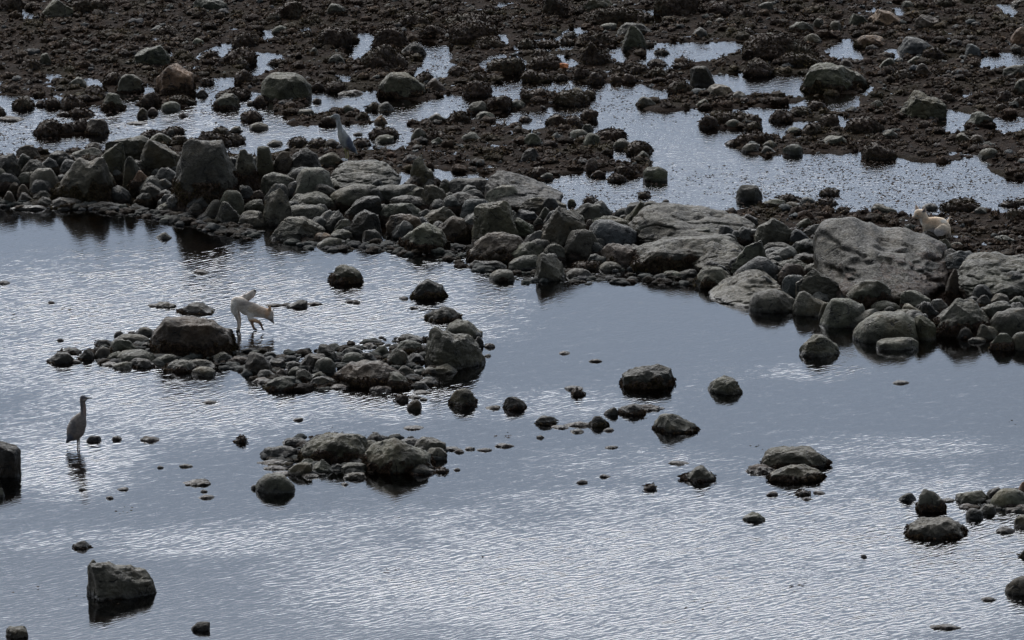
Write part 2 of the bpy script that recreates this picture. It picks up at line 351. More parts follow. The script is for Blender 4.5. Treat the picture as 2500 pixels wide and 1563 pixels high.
# ------------------------------------------------------------------ water
RIP = [  # photo px centre, radii, ripple strength
 (350,735,640,125,0.95),(900,760,380,130,0.85),(150,880,400,90,0.8),(500,990,440,75,0.75),(330,1050,480,60,0.45),(900,960,260,70,0.75),
 (1750,1420,900,210,1.0),(2250,1330,560,190,1.0),(1150,1450,380,130,0.6),(1300,1270,380,45,0.45),(800,1290,380,45,0.35),(420,1320,420,40,0.45),
 (1300,985,330,45,0.5),(1500,1130,360,60,0.3),(2200,1090,300,35,0.55),(1180,640,500,60,0.4),(300,615,600,30,0.22),(2000,905,140,26,0.5),(1650,1230,500,50,0.6),(190,1130,170,85,1.0),
 (1500,400,500,90,0.30),(500,300,700,70,0.42),(2000,430,500,50,0.28),(1000,120,300,60,0.2),(1600,930,500,60,0.15)]
wx = np.concatenate([[-2500, -400, -60, -20], np.arange(-11, 11.01, 0.16), [20, 60, 400, 2500]])
wy = np.concatenate([[-300, 40, 70], np.arange(80, 142.01, 0.2), [150, 200, 600, 4000]])
WX, WY = np.meshgrid(wx, wy); ax_, ay_ = WX.ravel(), WY.ravel()
qx, qy = project(np.clip(ax_, -11, 11), np.clip(ay_, 80, 142))
qn = fbm(np.stack([qx/260, qy/60, qx*0], 1), 31, 4); qn2 = fbm(np.stack([qx/90, qy/25, qx*0], 1), 35, 3)
amp = np.zeros(len(ax_))
for cx, cy, rx, ry, a in RIP:
    amp = np.maximum(amp, a*np.exp(-(((qx-cx)/rx)**2 + ((qy-cy)/ry)**2)**1.5))
amp = np.clip(amp*(1+0.65*qn+0.35*qn2)+0.05*qn, 0.11, 1.2)
back_ = (ay_ > np.interp(ax_, _c[:, 0], _c[:, 1])).astype(float)
idx = np.arange(len(wx)*len(wy)).reshape(len(wy), len(wx))
Fw = np.stack([idx[:-1, :-1], idx[:-1, 1:], idx[1:, 1:], idx[1:, :-1]], -1).reshape(-1, 4)
wmat, B = new_mat('sea_water')
geo = B.n('ShaderNodeNewGeometry'); P = geo.outputs['Position']
ra = B.n('ShaderNodeAttribute', attribute_name='ripple').outputs['Fac']; ba = B.n('ShaderNodeAttribute', attribute_name='upper').outputs['Fac']
wv = B.n('ShaderNodeVectorMath', {0: P, 1: B.n('ShaderNodeVectorMath', {0: B.n('ShaderNodeTexNoise', {'Vector': P, 'Scale': 0.5, 'Detail': 2.0}).outputs[1], 'Scale': 1.6}, operation='SCALE').outputs[0]}, operation='ADD').outputs[0]
def waves(ang, sl, ss, sc):
    mp = B.n('ShaderNodeMapping', {'Vector': wv, 'Rotation': (0, 0, math.radians(ang)), 'Scale': (1.0, 1.0, 1.0)})
    mp2 = B.n('ShaderNodeMapping', {'Vector': mp.outputs[0], 'Scale': (sl, ss, 1.0)})
    return B.noise(mp2.outputs[0], sc, 1.5, 0.5)
def train(ang, lam, ph, a):
    # a train of small wind waves: crests lie at ang degrees from the x axis
    c_, s_ = math.cos(math.radians(ang)), math.sin(math.radians(ang)); k = 2*math.pi/lam
    u = B.n('ShaderNodeVectorMath', {0: P, 1: (-s_*k, c_*k, 0)}, operation='DOT_PRODUCT').outputs['Value']
    mp = B.n('ShaderNodeMapping', {'Vector': B.n('ShaderNodeMapping', {'Vector': P, 'Rotation': (0, 0, math.radians(-ang))}).outputs[0], 'Scale': (0.7, 1.0, 1.0), 'Location': (ph, 0, 0)})
    d = B.noise(mp.outputs[0], 2.6, 2.0, 0.5); e = B.noise(mp.outputs[0], 8.5, 1.0, 0.5)
    sn = B.m('SINE', B.m('ADD', u, B.m('MULTIPLY', d, 30.0)))
    return B.m('MULTIPLY', B.m('MULTIPLY', sn, B.rmp(e, 0.38, 0.62, 0.10, 1.5)), a)
w3 = waves(15, 0.4, 1.0, 9.0); w4 = B.noise(P, 26.0, 3.0, 0.65); w1 = waves(-50, 0.4, 1.0, 13.0)
hgt = B.m('ADD', B.m('ADD', train(43, 0.092, 3.0, 0.00105), train(35, 0.068, 9.0, 0.0006)), train(52, 0.15, 5.0, 0.0007))
hgt = B.m('ADD', B.m('ADD', hgt, B.m('MULTIPLY', w1, 0.0040)), B.m('ADD', B.m('MULTIPLY', w3, 0.0030), B.m('MULTIPLY', w4, 0.0010)))
hgt = B.m('MULTIPLY', hgt, ra)
upn = B.noise(B.n('ShaderNodeMapping', {'Vector': P, 'Scale': (0.55, 1.0, 1.0)}).outputs[0], 14.0, 3.0, 0.62)
hgt = B.m('ADD', hgt, B.m('MULTIPLY', B.m('MULTIPLY', upn, ba), 0.0038))
hgt = B.m('ADD', hgt, B.m('MULTIPLY', w4, 0.00045))
def rings(cx, cy, rad, k, a):
    global hgt
    v = B.n('ShaderNodeVectorMath', {0: P, 1: (cx, cy, 0)}, operation='DISTANCE').outputs['Value']
    s = B.m('SINE', B.m('MULTIPLY', v, k)); e = B.rmp(v, 0.05, rad, 1.0, 0.0)
    hgt = B.m('ADD', hgt, B.m('MULTIPLY', B.m('MULTIPLY', s, e), a))
HX, HY = at(191, 1095); rings(HX, HY, 0.62, 52.0, 0.0011)
FX_, FY_ = at(610, 808); rings(FX_, FY_, 0.9, 44.0, 0.0010)
bp = B.n('ShaderNodeBump', {'Strength': 1.0, 'Distance': 1.0, 'Height': hgt})
fr = B.n('ShaderNodeFresnel', {'IOR': 1.34, 'Normal': bp.outputs[0]})
gls = B.n('ShaderNodeBsdfGlossy', {'Color': (0.97, 0.98, 1.0, 1), 'Roughness': 0.035, 'Normal': bp.outputs[0]})
trn = B.n('ShaderNodeBsdfTransparent', {'Color': (0.60, 0.52, 0.42, 1)})
mx = B.n('ShaderNodeMixShader', {0: fr.outputs[0], 1: trn.outputs[0], 2: gls.outputs[0]})
B.n('ShaderNodeOutputMaterial', {'Surface': mx})
wo = link('water', mesh_from('water', np.stack([ax_, ay_, ax_*0], 1), Fw, wmat, attrs={'ripple': amp, 'upper': back_})); tag(wo, kind='structure')
# ------------------------------------------------------------------ rocks: each one measured off the photograph (frame, left, right, top, foot, top outline, look)
FRM = {'A': (0,300,4.838),'B': (400,300,4.838),'C': (800,340,4.838),'D': (1150,380,4.838),'E': (1550,450,4.838),'F': (2000,480,4.838),
       'G': (1650,600,4.838),'H': (2000,650,4.838),'P': (100,680,4.03),'Q': (600,680,4.03),'R': (600,1020,4.03),'S': (0,1000,2.685),
       'T': (1200,820,3.456),'U': (1800,1000,2.686),'0': (0,0,1.0),'1': (0,0,3.78),'2': (620,0,3.78),'3': (1240,0,3.78),'4': (1860,0,3.78)}
# look: g grey-green, p pale, d dark, b bluish, r reddish, t tan, o olive | k weed skirt, w all weed | a angular, s smooth, f flat clump at water level, l big whaleback
TAB = """
A 190 480 262 430 379986 ra
A -150 235 375 660 4568998863 da
A 210 380 358 540 3798763 g
A -120 125 520 700 589987520 ps|pale rounded stone cut by the left edge of the photo, in the stone wall
A 220 560 435 640 1358999852 ga
A 220 420 580 700 - gs
A 360 690 535 790 58999963 ps|light grey rounded boulder low in the left end of the wall
A 550 860 330 480 27999741 da
A 105 225 700 770 - r
A 200 355 725 840 2799741 ra
A 30 190 808 970 2699851 rk
A 225 400 825 945 599641 d
A 390 600 800 920 - dk
A 680 1330 415 930 23689889999 gk|big grey boulder with brown weed on its lower half, left part of the wall
A 800 1240 290 440 25799862 ga
A 1145 1470 235 600 3467899 oa|dark angular wedge of stone leaning in the wall, left part
A 1255 1800 155 430 68999973 ga|wide flat-topped boulder on the crest of the wall, left part
A 1455 1670 400 730 589998763 ga
A 1670 2110 180 560 4799999865 g|pitted grey boulder just left of the largest wall boulder
A 1750 2050 115 260 25898642 o
A 1550 1740 560 760 - tk
A 570 960 885 1010 3699875 dk
A 960 1520 940 1020 2345431 dk
A 120 560 960 1030 123431 d
A 430 620 870 1000 - dk
A 1590 1800 830 930 - dk
A 1840 2110 930 1020 136997 pa|small pale angular stone at the water line below the largest wall boulder
A 1860 2050 790 860 - dk
A 1840 2020 1290 1370 147951 gs
B 130 850 220 960 348999999999875 gk|largest boulder of the wall, domed and grey with brown weed at its foot
B 830 1090 310 800 599998875 gk
B 1095 1300 280 600 79999963 g
B 1300 1500 340 580 3799995 rk
B 1460 1860 300 560 3699997641 da|dark angular slab in the wall left of the standing heron
B 1800 2100 360 520 3689974 g
B 1445 1750 520 660 14789996 bs|small bluish stone wedged behind two light boulders of the wall
B 1150 1560 590 820 3789998764 g
B 1530 2000 530 850 36899999873 ps|rounded light grey boulder in the wall below the standing heron
B 680 935 797 1080 58999985 gs|upright egg-shaped grey boulder at the water edge, left of centre
B 415 670 905 1130 01368998 gs
B 610 900 935 1190 3899986531 ga
B 940 1180 900 1060 4688997 g
B 1170 1530 780 1170 6899999985 pa|tall light grey boulder in the wall
B 1490 2000 825 1000 7888999874 g
B 875 1215 1045 1220 37899985 g
B 1360 1890 975 1140 36889999986 gs|long smooth light stone lying across the wall
B 1210 1860 1120 1390 3678999998763 ga|broad two-tone boulder at the front of the wall, feet in the water
B 1800 2150 1040 1250 00246895 da
B 2020 2210 1140 1270 - g
B 1760 1990 1300 1380 - t
B 1980 2230 1260 1350 3789851 g
B 1815 2085 1355 1470 2589997 ps
B 1050 1190 790 890 - rk
C 40 830 270 580 258999999988753 pl|large flat-backed light boulder in front of the standing heron's feet
C 40 550 545 740 3578999998 gs
C 550 1050 530 680 57788889997 gs
C 215 650 685 900 588899998 da
C 780 1040 590 690 468997 g
C 980 1200 570 700 - ga
C 1100 1400 535 750 389998752 g
C 730 1190 665 780 - da
C 620 1090 740 930 687889875 ga
C 975 1340 190 560 26996442110 oa|tall pointed stone with a green side, standing on the crest of the wall
C 920 1290 405 570 247899963 dk
C 1310 1500 470 640 - g
C 1430 1900 470 640 689999998 d
C 1430 1820 630 800 47999983 d
C 1430 1530 565 640 - b
C 1100 1580 790 1010 24679974 ga
C 1310 1650 915 1180 3689986 rk
C 710 1170 890 1130 39988765 ra
C 880 1430 990 1320 24689987653 gk|dome-shaped boulder at the front of the wall, right of the pool's dark corner
C 270 620 840 1100 4678899 da
C 90 280 945 1080 - g
C 410 640 1070 1200 - d
C 1575 1900 705 960 4899997 bs|dark bluish rounded boulder in the middle of the wall
C 0 210 850 1000 - da
D 195 1040 195 590 7898765432 dl|big dark slab sloping down to the right on the crest of the wall
D 185 600 367 590 4799999863 p|pale pitted rounded boulder near the middle of the wall
D 0 570 515 1000 3567899875 oa|large triangular boulder with a sharp peak in the middle of the wall
D 570 1110 475 660 1468998543 ga
D 1140 1245 510 590 - o
D 1205 1560 550 800 3799886 gk
D 1345 1490 485 570 - w
D 550 790 635 750 5987663 b
D 800 930 605 740 - g
D 910 990 600 660 - r
D 370 740 735 950 68889985 oa|greenish block of stone with a rusty left side, middle of the wall
D 745 850 730 820 - gs
D 745 1340 600 1070 2457999886 ga|biggest boulder in the middle of the wall, pyramid-like and grey
D 1340 1450 750 870 - rk
D 1430 1900 720 860 5888764 g
D 1415 1950 755 1050 5899987764 bs|smooth bluish boulder right of the middle of the wall
D 1115 1500 860 1160 368999874 g|rounded boulder with small pits below the biggest middle boulder
D 5 670 915 1250 357899988753 rk|wide boulder with a rust-coloured streak down its front
D 450 860 1020 1210 24689986 g
D 835 1100 1040 1200 2589975 pa
D 460 790 1180 1350 48899998 gs
D 735 1160 1145 1480 598776542 ga|angular shark-fin stone at the water edge, middle of the wall
D 0 400 1240 1330 49777852 d
D 220 510 1345 1480 36899986 ps|smooth pale oval stone lying in the water before the wall
D 1135 1420 1330 1440 368999862 gs
D 1500 1800 1255 1360 25899852 gs
D 1210 1560 1250 1340 - w
D 1560 2020 1040 1320 699988874 rk|brown speckled boulder with a weedy foot at the water edge
D 2255 2500 1365 1450 48874 p
D 1840 2060 540 800 135799 ok|yellow-brown weedy wedge of stone at the left end of the big flat slab
D 2030 2260 540 640 4799862 g
E -40 1390 255 690 47999988877665 gl|huge flat pitted slab, the upper layer of the right middle of the wall
E 0 1270 640 1000 47899999987 gk|thick lower slab with weed hanging from it, under the huge flat slab
E 620 960 495 620 14799841 p
E 670 1250 700 1000 13689988998 pl|pale wavy boulder at the water edge under the flat slab
E 1160 1540 655 1000 1245789996 ga|long leaning boulder pointing down to the left
E 1230 1440 355 500 589865 d
E 1420 1870 395 700 356798765 ga|peaked grey boulder between the flat slab and the great whaleback rock
E 1910 2140 400 520 0369620 oa
E 1940 2220 470 620 157899 da
E 1850 2070 530 680 4887532 b
E 1520 1820 690 790 8999985 ga
E 1520 1830 755 870 3999987 ba
E 1830 2170 655 820 489999986 d
E 1800 2170 815 940 - dk
E 1620 1780 840 940 - bs
E 1270 1400 865 950 - rs
E 1180 1675 860 1130 246899985 bs|smooth boulder with a dark flank and light rim, above the whale-shaped one
E 1680 2080 890 1010 - g
E 1690 2020 925 1150 247999862 rs
E 2010 2250 930 1010 - p
E 2170 2370 960 1060 - g
E 745 1130 970 1210 589999864 gk|blocky boulder standing in dark water at the wall's inner corner
E 1050 1150 1080 1140 - ps
E 910 1780 1040 1420 1356789998665 pl|large light whale-shaped boulder running into the calm water
E 1360 1890 1240 1510 36889998875 gs|rounded dark-footed boulder against the right end of the whale-shaped one
E 1745 2040 1070 1310 589999974 bs|round speckled grey boulder, almost a ball
G 1450 2050 270 640 469876654454 ga|wide saddle-backed boulder with a horn at its right end
G 1400 1840 535 830 38986544 gs
G 1690 1830 670 860 - gs
G 1720 2250 625 960 269999877 gs|big smooth boulder with a bright left rim at the calm water
G 1990 2419 755 960 46778998 gs
G 1440 1975 1045 1310 699998876431 ga|flat-topped block of stone alone in the calm water off the wall
E 320 500 1025 1110 - p
E 470 740 1010 1110 - d
F 0 1530 275 1170 89999988777766553 gly|great whaleback rock streaked with yellow-green weed, below the sitting fox
F 1230 1430 500 640 5997520 g
F 1040 1230 420 500 - dk
F 1150 1385 400 530 3688974 da|dark broken stones in front of the sitting fox
F 1350 1560 500 690 899987 ga|small ledge of stone the pale fox sits on
F 1560 1770 530 640 59852 g
F 1420 1600 690 780 - d
F 1450 1900 640 860 357898852 ba
F 1630 2560 695 1150 368999988887 gl|broad light slab with whitish streaks at the right edge of the photo
F 1500 1640 850 1150 3698 rk
F 350 830 980 1290 357999875 gk|hump-backed boulder with a brown left side, at the foot of the whaleback rock
F 985 1320 1105 1280 59987531 p
F 1160 1400 1240 1400 - d
F 630 950 1230 1340 3899875 gs
F 985 1210 1265 1380 49986421 p
F 770 890 1300 1360 - g
F 870 1190 1335 1420 - g
H 440 1200 540 900 257899999763 gs|big overhanging boulder at the right end of the wall, behind a long oval stone
H 1100 1390 580 870 5899873 o
H 1340 1990 400 830 1357999976 gk|large sloping boulder with brown weed, right end of the wall
H 1880 1990 490 590 - g
H 1930 2310 415 690 5799887 p
H 2050 2560 495 800 48899998 gs|large smooth boulder at the right edge, right end of the wall
H 2240 2480 355 480 - g
H 1850 2020 340 480 - dk
H 2030 2240 330 430 - g
H 680 1185 840 990 678889985 ps|long oval light stone lying in the water before the overhanging boulder
H 1640 1820 725 860 - dk
H 1880 2100 690 880 5998875 gk
H 1760 1970 840 900 25763 g
H 2050 2270 790 990 489998 gk
H 2265 2500 775 990 58999 gs
P 1090 1910 380 770 579999999987665 rk|big brown boulder beside the wading fox
P 1065 1300 203 285 256897 gf
P 1380 1690 245 345 3689852 dk
P 715 825 523 580 - d
P 860 940 512 545 - df
P 945 1095 478 558 38984 ps
P 740 1050 550 640 3899974 gs
P 680 910 600 750 3799975 gk
P 550 700 600 670 - dk
P 385 520 700 800 - dk
P 540 680 670 785 38986 p
P 90 300 730 835 269973 dk
P 200 375 680 740 - dk
P 290 385 785 835 - df
P 760 1090 708 840 4899975 gs
P 660 810 718 810 3798 ok
P 600 760 800 865 - df
P 710 890 820 890 3796 g
P 880 1090 790 875 - dk
P 980 1090 630 700 - d
P 1130 1340 748 840 36997 g
P 1240 1500 800 915 - gk
P 1500 1710 870 960 59984 ps
P 1420 1700 800 880 - g
P 1700 1880 730 810 - g
P 1860 2080 730 830 - gf
P 1980 2260 735 940 48999862 dk|dark weedy boulder just in front of the wading fox's reflection
P 2180 2330 725 790 - da
P 2220 2400 790 870 - d
P 2080 2280 960 1030 - gf
P 1580 1720 1200 1230 - wf
P 70 140 228 245 - wf
P 150 225 600 615 - wf
Q 210 500 960 1100 2589983 gk
Q 190 340 240 275 - wf
Q 340 460 240 268 - wf
Q 415 595 215 290 235998 d
Q 600 750 238 260 - wf
Q 985 1090 212 238 - wf
Q 1510 1595 170 205 - wf
Q 1615 1690 282 300 - wf
Q 1650 1940 10 190 57999987 dk|square-shouldered boulder alone in the rippled water off the middle of the wall
Q 1815 2080 290 415 37899872 dk
Q 1970 2330 405 580 489988632 gs|lemon-shaped boulder behind the large slanted slab
Q 1750 2360 480 890 4899887777654 ga|large slanted slab with a flat striped face, right end of the pool rock bar
Q 2250 2340 575 670 - d
Q 690 900 655 820 49852 da
Q 520 790 745 900 279999 da
Q 685 870 780 930 489985 gs
Q 400 550 820 890 - d
Q 410 540 870 970 - g
Q 500 670 900 1020 - gk
Q 300 420 890 970 - r
Q 120 300 900 990 - dk
Q 950 1150 728 830 48984 ps
Q 960 1150 672 765 - d
Q 1135 1280 728 810 - d
Q 1140 1280 620 685 3984 gf
Q 860 1500 810 1060 588879999874 rk|long lumpy brown boulder in the middle of the pool rock bar
Q 1480 1710 610 740 489986 gk
Q 1490 1750 555 630 - dk
Q 1400 1590 690 860 - gk
Q 1590 1750 740 835 - dk
Q 1260 1400 660 765 - g
Q 1380 1640 920 1080 3997520 gk
Q 1500 1650 860 960 - g
Q 1230 1425 1035 1105 26984 gf
Q 650 860 960 1065 - dk
Q 820 1000 1030 1085 - df
Q 650 780 920 985 - ok
Q 1660 1790 1015 1085 - d
Q 1650 1760 880 925 - df
Q 1740 1890 870 935 - g
Q 1700 1880 975 1055 - dk
Q 1870 2070 850 935 - g
Q 1475 1590 1140 1210 37897 w
Q 1590 1730 1130 1180 - wf
Q 1640 1830 1095 1135 - wf
Q 1590 1720 1190 1290 3795 rs
Q 1715 1785 1170 1200 - wf
Q 2025 2255 1090 1250 589986 ok|small blocky greenish boulder below the slanted slab
Q 1305 1365 565 590 - wf
Q 470 560 1360 1400 - wf
Q 1555 1725 1435 1485 - wf
Q 2355 2450 610 680 - wf
Q 2350 2410 735 770 - wf
Q 2370 2500 1240 1285 - wf
R 540 1200 150 440 4678999987 ok|long brown boulder at the back of the front rock cluster
R 1190 1360 148 260 - d
R 1050 1290 230 400 3899 o
R 1180 1820 200 540 4799987653 gk|tallest boulder of the front rock cluster, pyramid-shaped with a dark tip
R 165 480 283 400 689987 d
R 360 600 203 268 49984 d
R 180 400 465 510 - df
R 140 460 395 460 - df
R 430 640 440 570 37998 g
R 630 850 415 540 56996 ga
R 550 690 400 470 - g
R 890 1130 318 450 58985 ga
R 870 960 455 510 - d
R 940 1180 445 530 38997 g
R 960 1170 515 605 38897 of
R 560 720 530 590 - of
R 270 460 510 570 - df
R 1020 1190 400 460 - d
R 1670 1950 200 330 599975 g
R 1780 1970 293 410 48985 g
R 1500 1740 205 270 - d
R 1610 1850 462 555 48962 dk
R 1865 1985 485 540 - w
R 2045 2110 500 520 - wf
R 945 1015 640 665 - wf
R 105 485 550 740 379999853 gs|smooth round boulder standing apart, left of the front rock cluster
R 50 120 660 705 - d
R 1950 2120 280 320 - wf
R 2050 2150 310 345 - wf
R 2150 2250 285 318 - wf
R 2270 2420 290 330 - wf
S -90 150 210 450 999998878 da|block-like boulder at the left edge, below the wading heron
S -40 25 510 575 - p
S 565 665 173 213 49998 d|small black rounded stone right of the wading heron's legs
S 735 795 155 200 - wf
S 925 1035 160 208 - wf
S 1545 1615 175 215 - w
S 1175 1260 352 378 - wf
S 1030 1070 365 385 - wf
S 1205 1375 443 495 25895 df
S 1300 1400 550 585 - wf
S 1315 1360 525 542 - wf
S 775 838 508 530 - wf
S 695 745 560 585 - wf
S 520 548 515 532 - wf
S 485 588 862 912 4796 dk
S 560 1030 1000 1240 88887776665 ga|big flat-topped boulder with a knob at its left, bottom left of the pool
S 570 645 982 1060 4994 g|round knob of stone on the left end of the bottom-left boulder
S 30 185 1425 1495 587885 g|small lumpy stone at the bottom left corner
S 1255 1375 1390 1452 37998 d|small dark oval stone near the bottom edge, left part
T 1115 1540 245 440 4799989985 dk|big dark boulder with a dimpled top, alone right of the middle of the pool
T 1810 2130 340 490 66799864 ga|boulder with a notch at its left shoulder, alone in the calm water
T 1380 1725 655 815 48998642 gk|pear-shaped boulder in the centre right of the pool
T 1620 1865 1103 1225 12489962 gk|small hump with a low tail at its left, centre right of the pool
T 620 780 403 460 - wf
T 680 785 445 505 - w
T 105 280 513 620 589985 dk
T 370 530 677 748 37985 dk
T 508 655 745 785 - df
T 660 785 768 820 5897 rf
T 615 850 715 765 - wf
T 835 975 678 765 - dk
T 945 1030 765 805 - df
T 948 1068 600 672 3698 d
T 1080 1280 572 665 25785 dk
T 1190 1450 565 630 - wf
T 25 190 900 940 - wf
0 807 882 649 692 4899875 ok|lone olive boulder in rippled water just below the dark waterline of the wall
0 470 508 656 668 - wf
0 -8 24 684 694 - wf
0 862 878 731 741 - wf
T 965 1055 922 950 - wf
T 1485 1665 1045 1085 - wf
T 1285 1385 1250 1300 - w
T 910 1005 1175 1195 - wf
T 720 805 1225 1245 - wf
T 385 445 830 865 - wf
T 565 660 130 155 - wf
T 830 940 205 220 - wf
T 2330 2410 1315 1350 - w
T 0 70 575 610 - wf
U 165 580 245 390 479999875 gk|large flattened boulder, back one of the pair at the right of the pool
U 60 260 345 415 - wf
U 228 555 368 470 479999863 gk|lens-shaped boulder, front one of the pair at the right of the pool
U 205 262 537 563 - w
U 380 475 530 562 - w
U 500 575 530 552 - wf
U 425 490 573 593 - wf
U 38 185 678 730 - p|pale flat stone alone in strongly rippled water, right part of the pool
U 1065 1175 548 600 - d
U 1178 1362 518 665 3798753 gk|upright cone-like boulder at the right, beside a small flat dark stone
U 1340 1420 573 605 - wf
U 1430 1650 533 610 48998 g
U 1450 1560 608 650 - df
U 1580 1700 620 685 - g
U 1640 1760 512 590 - d
U 1665 1900 518 640 3799986 ps|striped pale boulder near the right edge, in the far right cluster of the pool
U 1780 1950 610 675 - df
U 1838 1930 468 560 4896 t|tan weedy stone at the right edge, top of the far right cluster of the pool
U 1498 1615 648 718 49985 ds
U 1695 1810 740 810 - df
U 1815 1950 690 770 - g
U 1125 1495 712 845 579889863 gk|long low boulder with two humps, right part of the pool
U 815 850 950 970 - wf
U 1860 1950 900 970 - dk
U 1770 1990 1090 1215 58999 gs|rounded boulder cut by the right edge, bottom right of the pool
U 1595 1700 1220 1255 - wf
U 1268 1460 1400 1440 - wf
H 865 1045 1345 1390 - wf
1 355 690 0 165 14798765 oa|olive angular boulder at the top edge, left part
1 640 960 -20 120 579986 wk
1 0 190 -40 105 89998 wk
1 1240 1560 418 600 687899 oa|olive square boulder with a dipped top, upper left
1 1445 1785 600 880 58999876 tk|tan rounded boulder with black weed on its foot, upper left
1 1780 1890 280 370 - w
1 1775 1880 350 410 4974 ps
1 1785 2090 -10 90 599984 g
1 1450 1680 245 320 - w
1 1080 1200 450 530 - w
1 520 740 350 430 - w
1 360 480 490 600 - o
1 180 360 540 640 - w
1 630 800 715 810 48984 g
1 1085 1300 690 840 489985 gk|round grey-topped boulder left of the tan one
1 950 1130 665 780 - w
1 780 980 790 900 - w
1 955 1140 860 1010 48873 pk
1 1290 1470 850 970 - w
1 560 775 870 1000 - w
1 410 560 900 990 - w
1 120 300 890 1000 - w
1 320 410 920 980 - w
1 665 860 995 1075 - w
1 535 650 1030 1070 - w
1 1270 1365 990 1085 - w
1 1360 1450 990 1060 - w
1 1180 1350 1108 1150 - wf
1 1480 1660 935 1020 47994 ps
1 1555 1790 880 960 - w
1 1800 1920 828 895 257952 d
1 1980 2200 865 1000 389997 gk
1 2010 2280 820 910 - w
1 2280 2345 930 970 - w
1 2340 2460 870 970 - w
1 2235 2400 1020 1115 - w
1 2300 2480 1130 1200 58974 gs
1 1650 1730 1040 1080 - w
1 320 560 1105 1240 - w
1 560 680 1130 1220 - w
1 640 830 1100 1210 - w
1 790 990 1095 1240 489985 rk|round weedy rock with a reddish top, right end of a low islet at the left
1 -60 50 985 1070 - w
1 -20 210 1060 1120 - wf
1 1300 1500 1205 1260 - w
1 1500 1690 1175 1240 - w
1 1530 1610 1190 1245 - ps
1 1580 1720 1245 1330 - w
1 1700 1850 1275 1340 - w
1 790 930 1310 1370 - rk
1 1970 2120 1175 1250 - w
1 2120 2235 1165 1220 - g
1 1840 2130 1220 1340 - w
1 2090 2250 1240 1320 - w
1 2160 2380 300 440 - w
1 1850 2010 470 540 - w
1 2050 2350 445 580 - w
1 1900 2080 530 600 - w
1 2150 2290 530 620 - w
1 1840 1970 715 780 - w
1 2170 2340 640 760 - w
2 210 430 20 170 46997 w|dark weedy hump near the top edge, left of centre
2 110 240 120 200 - w
2 670 840 35 140 49985 gk|grey boulder with a dark weedy left side, near the top edge
2 165 310 232 300 27975 gs
2 570 890 275 440 489998 w|wide dark weed-covered boulder left of the small upper pond
2 800 950 260 380 - w
2 390 560 290 350 - w
2 1120 1410 270 430 59999875 w|dark boulder between two small upper ponds
2 1300 1620 115 250 - w
2 1540 1800 225 345 - w
2 1790 2270 210 400 378999863 w|large ridge-shaped weedy boulder, top centre, right of the upper pond
2 1770 2230 110 250 36899875 ow
2 2030 2330 340 440 - w
2 1350 1620 385 520 1489753 da|small angular dark stone by the upper pond
2 1010 1390 430 650 379999753 ow|dome-shaped mossy boulder, upper centre
2 70 530 680 910 58999874 os|large smooth greenish-grey egg-shaped boulder, upper part
2 1150 1560 670 890 479999863 ok|dome-shaped weedy boulder at the edge of the mid channel
2 1480 1640 660 770 - w
2 1560 1760 725 840 148963 r
2 1800 2000 610 710 - w
2 2000 2150 655 760 259520 w
2 1930 2180 730 880 - w
2 2180 2450 515 680 58999 w
2 1040 1150 940 1020 148962 w
2 1130 1290 945 1030 - gk
2 800 940 970 1050 - g
2 1110 1230 1065 1145 38973 t|small orange-brown weedy stone at the channel edge, right of the standing heron
2 1090 1320 1180 1280 4899984 w
2 1115 1290 1245 1315 38998 os
2 1450 1590 1185 1295 48985 gs
2 1630 1750 1270 1340 - ok
2 1580 1800 1205 1290 - w
2 1920 2100 1220 1310 - gk
2 1980 2150 935 1050 48996 gk
2 2150 2360 875 1000 48997 ow
2 2050 2230 1030 1110 48974 g
2 1610 1760 1050 1130 - gk
2 1780 1990 1030 1130 - w
2 660 860 750 850 - w
2 790 1000 820 880 - wf
2 510 660 750 830 - w
2 920 1060 1270 1345 - w
2 120 265 1290 1345 - gs
2 310 480 1270 1350 - w
2 480 670 1280 1370 - w
2 660 790 1280 1360 - rk
2 -10 100 1130 1190 48973 gs
2 540 620 905 950 - w
2 910 1000 1222 1250 - w
2 500 590 440 510 - g
2 690 830 500 590 - g
2 145 260 545 600 - w
2 370 560 1010 1070 4888 p
2 620 760 1070 1150 - w
2 940 1060 1030 1110 - w
3 320 560 -20 150 7998753 tw|boulder with a tan weedy left face at the top edge, right of centre
3 650 970 -30 120 48997 oa
3 730 1320 85 235 4799999875 w|long low dark boulder near the top edge, right of centre
3 850 1005 215 275 58998 ps
3 1010 1330 210 330 - g
3 1040 1280 235 450 2599753 oa|pyramid-shaped mossy boulder with its foot in an upper pond
3 690 950 395 600 26985431 ow|cone-shaped rock with straw-coloured weed, upper right of centre
3 1370 1740 -40 140 89999988 w|massive dark weed-covered block at the top edge, right of centre
3 1690 1845 255 345 259974 d
3 1820 1890 190 235 - ps
3 1915 2015 165 215 - ps
3 90 275 355 440 - w
3 630 980 305 415 489998753 w
3 510 630 300 350 - w
3 470 630 350 410 - w
3 280 480 370 430 - w
3 190 480 500 640 14899973 w
3 220 390 460 530 - w
3 -50 150 530 640 - w
3 440 560 580 640 4797 t|patch of orange-red kelp over a stone, upper channel
3 1685 1920 615 800 7999998 da|upright square block of dark stone standing in the channel
3 1820 2085 787 895 48999972 p|pale yellowish oblong boulder right of the upright square block
3 1490 1700 740 855 3799862 w
3 2040 2200 845 930 48997 gk
3 1740 1855 915 990 - gk
3 1200 1370 890 985 4998752 gk
3 1290 1480 630 720 - w
3 1130 1300 600 690 - w
3 960 1100 608 680 - w
3 740 880 665 770 - w
3 600 750 620 720 - w
3 430 560 680 745 - w
3 250 410 675 755 - w
3 140 300 640 750 - w
3 950 1060 695 765 - w
3 1070 1185 675 760 - w
3 1470 1610 660 750 - w
3 1530 1680 580 640 - w
3 1350 1480 455 500 - w
3 1300 1450 545 610 - w
